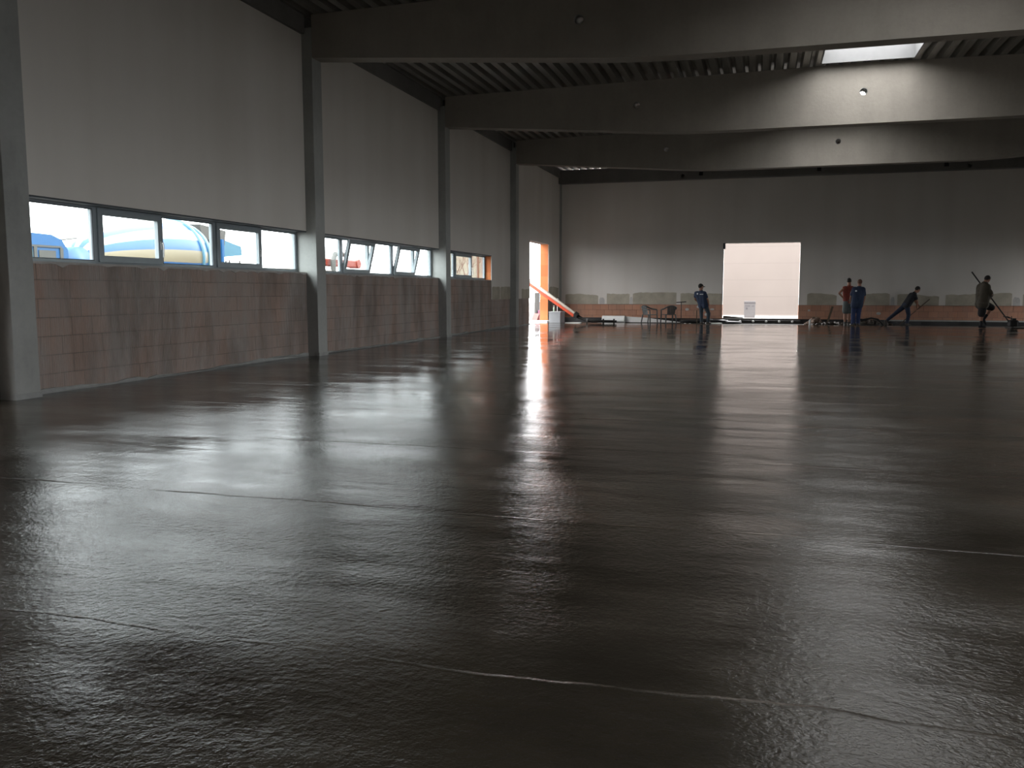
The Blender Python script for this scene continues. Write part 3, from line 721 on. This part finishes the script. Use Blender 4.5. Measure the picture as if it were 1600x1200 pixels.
# white roll with a tapering tail
t = empty('foam_roll', (pt(968, 500, 38.6).x, 38.6, SB), 0, 'white foam edging roll with a long flat tail, left of the plastic chairs', 'roll')
MB().tube((-.78, 0, .16), (.25, -.05, .16), .155, n=24).tube((-.79, 0, .16), (-.7, 0, .16), .10, n=16).build('roll', M['white'], t, False)
mb = MB(); P_ = []
pts_ = [(.1, .30), (.6, .27), (1.2, .24), (1.8, .16), (2.4, .09), (2.7, .05)]
mb.prism([(a, 0.04) for a, b in pts_[:1]] + [(a, .03) for a, b in pts_[1:]] + [(a, b) for a, b in pts_[::-1]], lambda a, b: V((a, -.06 + .05 * a, b)), lambda a, b: V((a, .0 + .05 * a, b))); mb.build('loose_end', M['white'], t)

# plastic armchairs
def chair(loc, rz, label):
    t = empty('plastic_armchair', loc, rz, label, 'chair', 'plastic armchairs by the far wall')
    m = M['grey_plastic']
    s = MB(); s.box((-.23, -.22, .40), (.23, .22, .425), bevel=.01); s.build('seat', m, t)
    b = MB()                               # facing -y ; back at +y
    for k in range(5):
        x = -.14 + .07 * k; b.prism([(x - .030, .43), (x + .030, .43), (x * 1.15 + .033, .76), (x * 1.15 - .033, .76)], lambda a, c: V((a, .20 + (c - .43) * .22, c)), lambda a, c: V((a, .215 + (c - .43) * .22, c)))
    b.build('backrest', m, t)
    tp = MB(); tp.path([(-.27, -.20, .62), (-.285, -.05, .64), (-.28, .12, .665), (-.235, .24, .72), (-.12, .285, .775), (0, .295, .79), (.12, .285, .775), (.235, .24, .72), (.28, .12, .665), (.285, -.05, .64), (.27, -.20, .62)], .030, 8)
    tp.build('arm_rail', m, t, True)
    for sx in (-1, 1):
        MB().path([(sx * .27, -.20, .62), (sx * .265, -.21, .40), (sx * .275, -.24, 0)], [.026, .030, .024], 8).build('leg', m, t, True)
        MB().path([(sx * .22, .19, .42), (sx * .25, .26, 0)], [.030, .024], 8).build('leg', m, t, True)
    return t
c1 = pt(1014.5, 503, 37.3); c2 = pt(1044.5, 503, 37.5)
chair((c1.x, 37.3, SB), math.radians(62), 'dark plastic armchair seen side on, left of the pair by the far wall')
chair((c2.x, 37.6, SB), math.radians(-150), 'grey plastic armchair with its back turned, right of the pair by the far wall')

# T-shaped smoothing stand
p = pt(1064, 500, 37.6)
t = empty('tee_handle_tool', (p.x, 37.6, SB), 0, 'tall thin tool with a horizontal top bar, standing left of the man in the cap', 'tool')
MB().tube((0, 0, 0), (0, 0, .95), .014, n=8).build('shaft', M['darksteel'], t)
MB().tube((-.21, 0, .935), (.21, 0, .965), .020, n=10).build('top_bar', M['darksteel'], t)
MB().tube((0, 0, 0), (0, 0, .04), .06, n=12).build('foot', M['darksteel'], t)
p = pt(1088.5, 500, 37.9)
o = MB().box((-.02, -.02, 0), (.02, .02, .60)).build('dark_post', M['wood']); o.location = (p.x, 37.9, SB); tag(o, 'short dark post standing right behind the man in the cap', 'post')
for k, (u, lb) in enumerate(((1070.5, 'small white pebble-like scrap, left of two by the tee-handled tool'), (1078, 'small white scrap, right of two by the tee-handled tool'))):
    p = pt(u, 503, 36.75); o = MB().ball((0, 0, .04), (.06, .05, .045)).build('foam_scrap', M['white']); o.location = (p.x, 36.75, SB); tag(o, lb, 'scrap', 'white scraps on the edge')
# black sheet bundle behind the man's feet
mb = MB(); 
for (u, z, r) in ((1080, .10, .08), (1100, .13, .09), (1120, .11, .08), (1140, .06, .06)):
    p = pt(u, 500, 38.75); mb.ball((p.x, 38.75, SB + z), (.55, .25, r * 1.1))
o = mb.build('black_membrane_heap', M['foil'], None, True); tag(o, 'low heap of crumpled black membrane behind the man in the cap', 'sheet'); recenter(o)
# row of white pipe ends on the threshold
for k in range(6):
    p = pt(1136 + 20.4 * k, 500.5, YFAR - .17)
    o = MB().lathe([(.052, 0), (.052, .03), (.035, .045), (.01, .05)], n=18, M=Matrix.Rotation(PI / 2, 4, 'X')).build('pipe_cap', M['white'], None, True)
    o.location = (p.x, YFAR - .16, .03); tag(o, '%s of six round white caps in a row under the gate opening' % ['leftmost', 'second from left', 'third from left', 'third from right', 'second from right', 'rightmost'][k], 'cap', 'white pipe caps under the gate')
# box in the gate
p = pt(1171, 497, 50)
t = empty('grey_cabinet', (p.x, 50, GZ), 0, 'upright pale grey box with darker top strips seen outside through the gate opening', 'box')
M['ocab'] = plain('pale_grey_cabinet', (.105, .098, .098), .5, var=.04); M['ocab2'] = plain('grey_strip', (.06, .055, .058), .5)
k_ = 1.29
MB().box((-.235 * k_, -.2, 0), (.235 * k_, .2, 1.11), bevel=.01).build('box_body', M['ocab'], t)
MB().box((-.24 * k_, -.208, .97), (.24 * k_, -.2, 1.04)).build('top_strip', M['ocab2'], t)
for (a, b, c, d_) in ((-.24, .03, .82, .86), (.10, .25, .82, .86), (-.21, -.11, .64, .75)): MB().box((a, -.206, c), (b, -.199, d_)).build('printed_mark', M['ocab2'], t)
p = pt(1147, 495, YFAR + .12)
o = MB().prism([(-.42, 0), (.44, 0), (.44, .03), (.1, .06), (-.42, .10)], lambda a, b: V((a, 0, b)), lambda a, b: V((a, .2, b))).build('dark_board', M['odark']); o.location = (GX0 + .46, YFAR + .12, .16); tag(o, 'dark tapering board lying on the threshold, left in the gate opening', 'board')
# white bent pipe right of the gate
p = pt(1265.5, 500, 36.65)
mb = MB(); mb.path([(-.50, 0, .04), (-.05, 0, .04), (-.01, 0, .06), (0, 0, .10), (0, 0, .24), (.02, 0, .28)], [.02, .02, .035, .04, .04, .035], 12)
o = mb.build('white_pipe', M['white'], None, True); o.location = (p.x, 36.65, SB); tag(o, 'white plastic pipe with an upright bend, right of the gate opening', 'pipe')
# rubble heap, plank, spade
def heap(u, Y, rx, rz_, label, mat, n=26, seed=1, name='rubble_heap', col='pile'):
    rr = random.Random(seed); mb = MB(); p = pt(u, 500, Y)
    for _ in range(n * 2):
        a = rr.uniform(-1, 1); b = rr.uniform(-1, 1); h = rz_ * (1 - abs(a)) * (1 - abs(b) * .6)
        mb.ball((a * rx, b * .3, h * .55), (rx * .17, .10, max(.04, h * .5)), Quaternion((rr.random(), rr.random(), rr.random(), rr.random())).normalized().to_matrix(), 1)
    o = mb.build(name, mat, None, True); bake(o, [('REMESH', dict(mode='VOXEL', voxel_size=.022, use_smooth_shade=True)), ('SMOOTH', dict(factor=.5, iterations=3))]); o.location = (p.x, Y, SB); tag(o, label, col, kind='stuff'); return o
M['rubble'] = plain('brown_rubble', (.13, .085, .06), .9, var=.35, scale=8); M['mud'] = plain('wet_mortar_heap', (.06, .05, .04), .6, var=.3, scale=6)
heap(1274, 38.5, .42, .46, 'brown rubble heap just right of the white pipe', M['rubble'], seed=2)
heap(1303, 37.9, .85, .20, 'low heap of wet mortar left of the two men', M['mud'], seed=3, name='mortar_heap')
heap(1362, 38.8, .75, .30, 'heap of mortar right of the two men', M['mud'], seed=4, name='mortar_heap')
def bar(a, b, r, name, mat, label, cat, n=8):
    mb = MB(); c = a; mb.tube(V((0, 0, 0)), b - a, r, n=n); o = mb.build(name, mat); o.location = a; tag(o, label, cat); return o
a = pt(1292, 503, 39.0); a.z = SB; bar(a, pt(1301, 479, 39.15), .055, 'leaning_plank', M['wood'], 'dark plank leaning upright left of the two men', 'plank', 4)
# hose loop
p = pt(1362, 500, 36.9); mb = MB()
mb.path([(-1.0, .0, .62), (-.85, .0, .50), (-.6, 0, .32), (-.3, 0, .28), (0, 0, .34), (.25, 0, .30), (.45, .05, .10), (.5, .1, .035), (.1, .25, .035), (-.5, .2, .035)], .035, 8)
o = mb.build('rubber_hose', M['dark'], None, True); o.location = (p.x, 37.1, SB); tag(o, 'black rubber hose looping before the mortar heap beside the two men', 'hose')

# ================================================================== PEOPLE
def cloth(name, col, var=.15): return plain(name, col, .85, var=var, scale=5)
M['skin'] = plain('tanned_skin', (.34, .17, .11), .6, var=.06); M['skin2'] = plain('sunburnt_skin', (.40, .15, .10), .6, var=.06)
M['hair_dark'] = plain('dark_hair', (.02, .016, .013), .7); M['hair_brown'] = plain('brown_hair', (.11, .05, .03), .7)
M['navy'] = cloth('navy_workwear', (.022, .036, .075)); M['blue_tr'] = cloth('blue_trousers', (.018, .032, .095)); M['slate'] = cloth('dark_slate_trousers', (.035, .05, .065))
M['redshirt'] = cloth('red_vest_cloth', (.26, .055, .04)); M['shorts'] = cloth('grey_shorts_cloth', (.13, .15, .145)); M['blackshirt'] = cloth('black_cloth', (.016, .017, .022))
M['denim'] = cloth('dark_denim', (.018, .028, .055)); M['olive'] = cloth('olive_shirt_cloth', (.065, .054, .038)); M['blackshort'] = cloth('black_shorts_cloth', (.014, .013, .014))
M['boot'] = plain('work_boot', (.05, .045, .04), .6); M['logo'] = plain('white_print', (.7, .72, .75), .6, var=.02)
def fuse(mb, name, mat, parent, voxel=.011, smooth=3):
    o = mb.build(name, mat, parent, True)
    bake(o, [('REMESH', dict(mode='VOXEL', voxel_size=voxel, use_smooth_shade=True)), ('SMOOTH', dict(factor=.5, iterations=smooth))])
    return o
def hand(mb, w, d, n, curl, side=1, s=1.0):
    """palm + five separate fingers from the wrist w along d; n = palm normal the fingers curl towards"""
    d = d.normalized(); n = (n - d * n.dot(d)).normalized(); a = d.cross(n) * side
    pal = w + d * .045 * s
    for k in (-1, -.33, .33, 1): mb.cap(w + d * .012 * s + a * .018 * k * s, w + d * .085 * s + a * .030 * k * s, .014 * s, .0125 * s)
    for k, L in ((1, .072), (.34, .080), (-.33, .074), (-1, .058)):
        p = w + d * .085 * s + a * .030 * k * s; q = p; dd = d
        for j, f in enumerate((.45, .32, .23)):
            ang = curl * (.6 + .35 * j); dd = (d * math.cos(ang) + n * math.sin(ang)) if j == 0 else (dd * math.cos(curl * .7) + (n * dd.dot(d) - d * dd.dot(n)).normalized() * math.sin(curl * .7)).normalized()
            q2 = q + dd * L * f * s; mb.cap(q, q2, .0095 * s, .0085 * s); q = q2
    p = w + d * .025 * s + a * .030 * s; td = (d * .65 + a * .55 + n * (.25 + curl * .35)).normalized()
    q = p + td * .045 * s; mb.cap(p, q, .0125 * s, .0105 * s); td2 = (td + n * curl * .5).normalized(); mb.cap(q, q + td2 * .030 * s, .0105 * s, .009 * s)
def person(loc, label, J, C):
    """J: joints in metres (x to the right of the picture, y away, z up). C: clothing"""
    t = empty('person', loc, YAW, label, 'person')
    g = {k: V(v) for k, v in J.items()}
    skin = C.get('skin', M['skin']); b = C.get('bulk', 1.0); hr = C.get('head', 1.0) * 1.07; 
    g['head'] = g['head'] - (g['head'] - g['neck']).normalized() * .022
    face = g['face'].normalized(); up = (g['head'] - g['neck']); up = (up - face * up.dot(face)).normalized(); side = face.cross(up)
    R3 = Matrix((side, face, up)).transposed()
    H = g['head']; mb = MB()
    mb.ball(H + up * .015, (.074 * hr, .094 * hr, .108 * hr), R3, 3); mb.ball(H + face * .022 - up * .055, (.054 * hr, .066 * hr, .062 * hr), R3, 2)
    mb.cap(H + face * .086 + up * .012, H + face * .104 - up * .022, .009, .015); mb.ball(H + face * .083 - up * .056, (.024, .014, .010), R3, 2); mb.ball(H + face * .078 - up * .09, (.022, .018, .018), R3, 2)
    mb.cap(H + face * .086 + up * .028 - side * .035, H + face * .086 + up * .028 + side * .035, .012)
    for s_ in (-1, 1): mb.ball(H + side * .077 * s_ - up * .005, (.011, .022, .032), R3, 2)
    mb.cap(g['neck'], H - up * .05 - face * .01, .070 * b ** .5, .062)
    # torso core
    def torso(mb, e, lo=1.0, belly=0.0):
        n_, p_ = g['neck'], g['pelvis']
        for a_, h_ in (('shL', 'hipL'), ('shR', 'hipR')):
            S, Hh = g[a_], g[h_]; inner = S.lerp(n_, .22)
            mid = inner.lerp(Hh, .45) + (p_ - Hh) * .1
            mb.cap(inner - (n_ - p_).normalized() * .05, mid, .098 * b + e, .105 * b + e); mb.cap(mid, Hh + (n_ - p_) * .08, .105 * b + e, .108 * b + e)
        c = n_.lerp(p_, .35); mb.cap(c, n_.lerp(p_, .8), .120 * b + e, .125 * b + e)
        mb.cap(n_ - (n_ - p_).normalized() * .05, c, .075 * b + e, .11 * b + e); mb.cap(g['shL'], g['shR'], .060 * b + e, .060 * b + e)
        mb.cap(g['hipL'], g['hipR'], .10 * b + e)
        if belly: mb.ball(n_.lerp(p_, .62) + J2face * belly, (.17 * b + e, .17 * b + e, .20), None, 3)
    J2face = V(C.get('facing', (0, 1, 0))).normalized()
    torso(mb, 0)
    for s_ in 'LR':
        sh, el, wr = g['sh' + s_], g['el' + s_], g['wr' + s_]; hp, kn, an = g['hip' + s_], g['kn' + s_], g['an' + s_]
        mb.cap(sh, el, .050 * b ** .5, .040); mb.cap(el, el.lerp(wr, .35), .040, .041); mb.cap(el.lerp(wr, .35), wr, .041, .027)
        mb.cap(hp, kn, .085 * b ** .5, .056); mb.cap(kn, kn.lerp(an, .35), .056, .058); mb.cap(kn.lerp(an, .35), an, .058, .038)
        hd = V(C.get('hand' + s_, (wr - el))); hand(mb, wr, hd, V(C.get('palm' + s_, J2face)), C.get('curl' + s_, .5), 1 if s_ == 'L' else -1)
        toe = V(C.get('toe' + s_, J2face)).normalized(); mb.cap(an - toe * .03 - V((0, 0, .02)), an + toe * .13 - V((0, 0, .035)), .038, .03)
    body = fuse(mb, 'body', skin, t, .0085, 2)
    for s_ in (-1, 1):
        MB().ball(H + face * .084 + side * .030 * s_ + up * .008, .011, None, 2).build('eye', M['dark'], body, True)
    # shirt
    e = C.get('ease', .014); mb = MB(); torso(mb, e, belly=C.get('belly', 0))
    sl = C.get('sleeve', .55)
    if sl > 0:
        for s_ in 'LR': mb.cap(g['sh' + s_], g['sh' + s_].lerp(g['el' + s_], sl), .058 * b ** .5 + e, .052 * b ** .5 + e)
    hem = C.get('hem', 0)
    if hem:
        dn = (g['pelvis'] - g['neck']).normalized()
        for k in ('hipL', 'hipR'): mb.cap(g[k], g[k] + dn * hem, .112 * b + e, .115 * b + e)
    sh = fuse(mb, 'shirt', C['shirt'], t, .012, 4)
    # trousers
    mb = MB(); tl = C.get('leg', 1.0); e2 = C.get('ease2', .016)
    mb.cap(g['hipL'] + V((0, 0, .04)), g['hipR'] + V((0, 0, .04)), .105 * b + .006)
    for s_ in 'LR':
        hp, kn, an = g['hip' + s_], g['kn' + s_], g['an' + s_]
        mb.cap(hp, kn.lerp(hp, max(0, .75 - tl)) if tl < .75 else kn, .092 * b ** .5 + e2, (.060 if tl >= .75 else .085) + e2)
        if tl >= .75: mb.cap(kn, kn.lerp(an, (tl - .5) * 2 * .96), .060 + e2, .048 + e2)
    fuse(mb, 'trousers' if tl > .75 else 'shorts', C['trousers'], t, .012, 3)
    # boots
    for s_ in 'LR':
        an = g['an' + s_]; toe = V(C.get('toe' + s_, J2face)).normalized(); kn = g['kn' + s_]
        mb = MB(); mb.cap(an + (kn - an).normalized() * C.get('shaft', .08), an, .052, .050); mb.cap(an - toe * .045 + V((0, 0, -.028)), an + toe * .15 + V((0, 0, -.042)), .048, .038)
        mb.cap(an, an + toe * .06 - V((0, 0, .03)), .048, .045)
        fuse(mb, 'boot', C.get('boot', M['boot']), t, .010, 2)
    # hair or cap
    mb = MB()
    if C.get('cap'):
        mb.ball(H + up * .035, (.091, .112, .102), R3, 3); o = mb.build('cap', C['cap'], t, True)
        bm = bmesh.new(); bm.from_mesh(o.data)
        cutp = H + up * .03; geom = bm.verts[:] + bm.edges[:] + bm.faces[:]
        bmesh.ops.bisect_plane(bm, geom=geom, plane_co=cutp, plane_no=up, clear_inner=True); bm.to_mesh(o.data); bm.free()
        m = o.modifiers.new('s', 'SOLIDIFY'); m.thickness = .006
        vz = MB(); pts = [(-.07, .07), (-.06, .15), (-.035, .19), (0, .205), (.035, .19), (.06, .15), (.07, .07)]
        vz.prism(pts, lambda a_, b_: H + side * a_ + face * b_ + up * (.04 - (b_ - .07) * .12 - abs(a_) * .2), lambda a_, b_: H + side * a_ + face * b_ + up * (.034 - (b_ - .07) * .12 - abs(a_) * .2))
        vz.build('visor', C['cap'], o)
    if C.get('hair'):
        mb = MB(); mb.ball(H + up * .032 - face * .014, (.082 * hr, .096 * hr, .102 * hr), R3, 3); o = mb.build('hair', C['hair'], t, True)
        bm = bmesh.new(); bm.from_mesh(o.data); geom = bm.verts[:] + bm.edges[:] + bm.faces[:]
        bmesh.ops.bisect_plane(bm, geom=geom, plane_co=H + up * .035 + face * .06, plane_no=(up * .8 - face * .6).normalized(), clear_inner=True)
        bm.to_mesh(o.data); bm.free(); m = o.modifiers.new('s', 'SOLIDIFY'); m.thickness = .006
    return t, g, sh
def prints(parent, items, mat):
    """small printed marks on a garment: quads (centre, right vector, up vector)"""
    for (c, r, u_) in items:
        c, r, u_ = V(c), V(r), V(u_); n = r.cross(u_).normalized() * .004
        mb = MB(); vs = [mb.bm.verts.new(c + a * r + b * u_ + k * n) for k in (-1, 1) for a, b in ((-1, -1), (1, -1), (1, 1), (-1, 1))]
        for f_ in ((0, 1, 2, 3), (7, 6, 5, 4), (0, 4, 5, 1), (1, 5, 6, 2), (2, 6, 7, 3), (3, 7, 4, 0)): mb.bm.faces.new([vs[i] for i in f_])
        mb.build('printed_logo', mat, parent)

# 1 the man in the cap, leaning back, back turned, looking right
p = pt(1101, 506, 36.2)
t1, g1, s1 = person((p.x, 36.2, 0), 'person in a navy shirt and dark peaked cap standing left of the gate, back turned', dict(
    head=(-.185, .02, 1.545), neck=(-.19, -.02, 1.375), face=(.93, .35, -.05), pelvis=(-.085, 0, .82), shL=(-.36, .10, 1.27), shR=(-.06, -.13, 1.27),
    hipL=(-.15, .06, .80), hipR=(-.02, -.05, .80), elL=(-.36, .27, 1.02), wrL=(-.16, .34, .86), elR=(.075, -.14, .985), wrR=(.135, -.05, .765),
    knL=(-.135, .06, .42), anL=(-.125, .02, .085), knR=(.15, -.02, .44), anR=(.115, -.05, .085)),
    dict(shirt=M['navy'], trousers=M['slate'], cap=M['hair_dark'], hair=M['hair_dark'], facing=(.6, .8, 0), curlR=.8, curlL=.9, hem=.05, toeR=(.8, .5, 0), toeL=(.6, .8, 0), palmR=(-1, .3, 0), ease=.02))
prints(s1, [((-.345, -.075, 1.245), (.022, -.016, 0), (0, 0, .03)), ((-.20, -.178, 1.225), (.065, -.030, 0), (0, 0, .014))], M['logo'])
# 2 and 3 the two men standing together
p = pt(1321.5, 506, 36.75)
t2, g2, s2 = person((p.x, 36.75, SB), 'person in red vest and grey shorts, hand on hip, left of the pair', dict(
    head=(.085, .05, 1.83), neck=(.075, 0, 1.655), face=(.45, .85, -.1), pelvis=(.05, 0, 1.04), shL=(-.115, .02, 1.55), shR=(.22, .0, 1.55),
    hipL=(-.03, 0, 1.0), hipR=(.13, .0, 1.0), elL=(-.34, -.06, 1.34), wrL=(-.14, -.02, 1.14), elR=(.22, .12, 1.24), wrR=(.17, .22, 1.0),
    knL=(-.045, .02, .56), anL=(-.03, 0, .10), knR=(.13, .02, .56), anR=(.12, 0, .10)),
    dict(shirt=M['redshirt'], trousers=M['shorts'], hair=M['hair_dark'], facing=(.2, 1, 0), sleeve=0, leg=.62, skin=M['skin'], handL=(.9, .1, -.4), palmL=(0, .3, -1), ease=.012, ease2=.026))
p = pt(1337, 507, 36.15)
t3, g3, s3 = person((p.x, 36.15, 0), 'person in navy work shirt and blue trousers seen from behind, right of the pair', dict(
    head=(.10, .04, 1.70), neck=(.085, .0, 1.53), face=(-.1, 1, -.15), pelvis=(.02, 0, .93), shL=(-.13, .0, 1.43), shR=(.24, .0, 1.43),
    hipL=(-.07, 0, .90), hipR=(.11, .0, .90), elL=(-.20, .08, 1.14), wrL=(-.16, .22, .95), elR=(.305, .01, 1.13), wrR=(.28, .05, .86),
    knL=(-.10, .02, .49), anL=(-.11, 0, .085), knR=(.10, .02, .49), anR=(.08, 0, .085)),
    dict(shirt=M['navy'], trousers=M['blue_tr'], hair=M['hair_brown'], facing=(0, 1, 0), bulk=1.12, hem=.12, ease=.02, ease2=.03, palmR=(-1, 0, 0), toeL=(-.25, 1, 0), toeR=(.25, 1, 0), sleeve=.7))
prints(s3, [((-.10, -.150, 1.36), (.033, 0, 0), (0, 0, .030))], M['logo'])
# 4 the bending man with the rake
p = pt(1415.5, 503, 37.9)
t4, g4, s4 = person((p.x, 37.9, SB), 'person in black shirt bending forward with one leg stretched back, working with a long rake', dict(
    head=(.42, 0, 1.50), neck=(.315, 0, 1.36), face=(.85, .05, -.42), pelvis=(-.03, 0, .84), shL=(.24, .17, 1.28), shR=(.22, -.17, 1.26),
    hipL=(-.05, .09, .82), hipR=(-.03, -.09, .82), elL=(.40, .20, 1.04), wrL=(.53, .08, .835), elR=(.32, -.22, 1.0), wrR=(.39, -.05, .735),
    knL=(-.42, .10, .50), anL=(-.78, .10, .20), knR=(.06, -.08, .46), anR=(.00, -.08, .085)),
    dict(shirt=M['blackshirt'], trousers=M['denim'], hair=M['hair_dark'], facing=(1, 0, -.2), leg=.92, curlL=1.15, curlR=1.15, palmL=(0, -.6, -.8), palmR=(0, .6, -.8), toeL=(.35, 0, -.94), toeR=(1, 0, 0), ease=.018))
# 5 the big man with the pole tool
p = pt(1533, 512, 35.0)
t5, g5, s5 = person((p.x, 35.0, 0), 'person in olive shirt and black shorts pushing a long poled float, farthest right', dict(
    head=(.135, 0, 1.80), neck=(.035, 0, 1.63), face=(.9, .05, -.42), pelvis=(-.02, 0, .98), shL=(.01, .20, 1.51), shR=(-.01, -.20, 1.50),
    hipL=(.0, .10, .93), hipR=(-.03, -.10, .93), elL=(.23, .22, 1.28), wrL=(.27, .21, 1.13), elR=(.18, -.24, 1.24), wrR=(.30, .05, 1.10),
    knL=(.40, .10, .74), anL=(.12, .08, .32), knR=(-.06, -.09, .50), anR=(-.06, -.09, .085)),
    dict(shirt=M['olive'], trousers=M['blackshort'], hair=M['hair_dark'], facing=(1, 0, 0), bulk=1.6, belly=.05, hem=.06, leg=.7, sleeve=.8, shaft=.2, boot=M['blackshirt'], curlL=1.15, curlR=1.15, palmL=(.5, -.8, 0), palmR=(.5, .8, 0),
         toeL=(.55, 0, -.83), toeR=(1, 0, 0), ease=.02, ease2=.045, head=1.05))
# tools
def to_world(t, v): return Matrix.Translation(t.location) @ Matrix.Rotation(YAW, 4, 'Z') @ V(v)
b = to_world(t4, (-.30, .02, .03))
# the rake's shaft runs through both fists and down beside the front foot
ra = empty('long_rake', b, YAW, 'long handled rake held by the bending person in black', 'rake')
MB().tube((0, 0, 0), (1.23, .0, 1.07), .018, n=10).build('shaft', M['wood'], ra)
mb = MB(); mb.tube((0, -.28, .02), (0, .28, .02), .016, n=8)
for k in range(9): mb.tube((0, -.26 + .065 * k, .02), (-.02, -.26 + .065 * k, -.03), .006, n=6)
mb.build('rake_head', M['darksteel'], ra)
fl_ = empty('poled_float', to_world(t5, (1.15, 0, 0)), YAW, 'black motor float on a long pole pushed by the person in olive', 'float')
MB().tube((-.18, -.06, .24), (-1.42, .36, 2.06), .024, n=12).build('pole', M['darksteel'], fl_)
MB().box((-.14, -.10, .06), (.15, .12, .30), bevel=.03).box((-.05, -.06, .28), (.10, .08, .36), bevel=.02).tube((.02, .10, .34), (.0, .10, .44), .012, n=8).tube((.15, 0, .20), (.19, 0, .20), .07, n=16).build('engine', M['dark'], fl_)
MB().path([(-.32, -.06, .42), (-.24, -.07, .42), (-.08, -.05, .36)], .016, 8).path([(-.32, .06, .42), (-.24, .07, .42), (-.08, .05, .36)], .016, 8).tube((-.32, -.06, .42), (-.32, .06, .42), .016, n=8).build('handle', M['dark'], fl_)
MB().box((-.16, -.20, .0), (.34, .20, .03), bevel=.008).tube((0, 0, .03), (0, 0, .08), .05, n=12).build('float_plate', M['darksteel'], fl_)
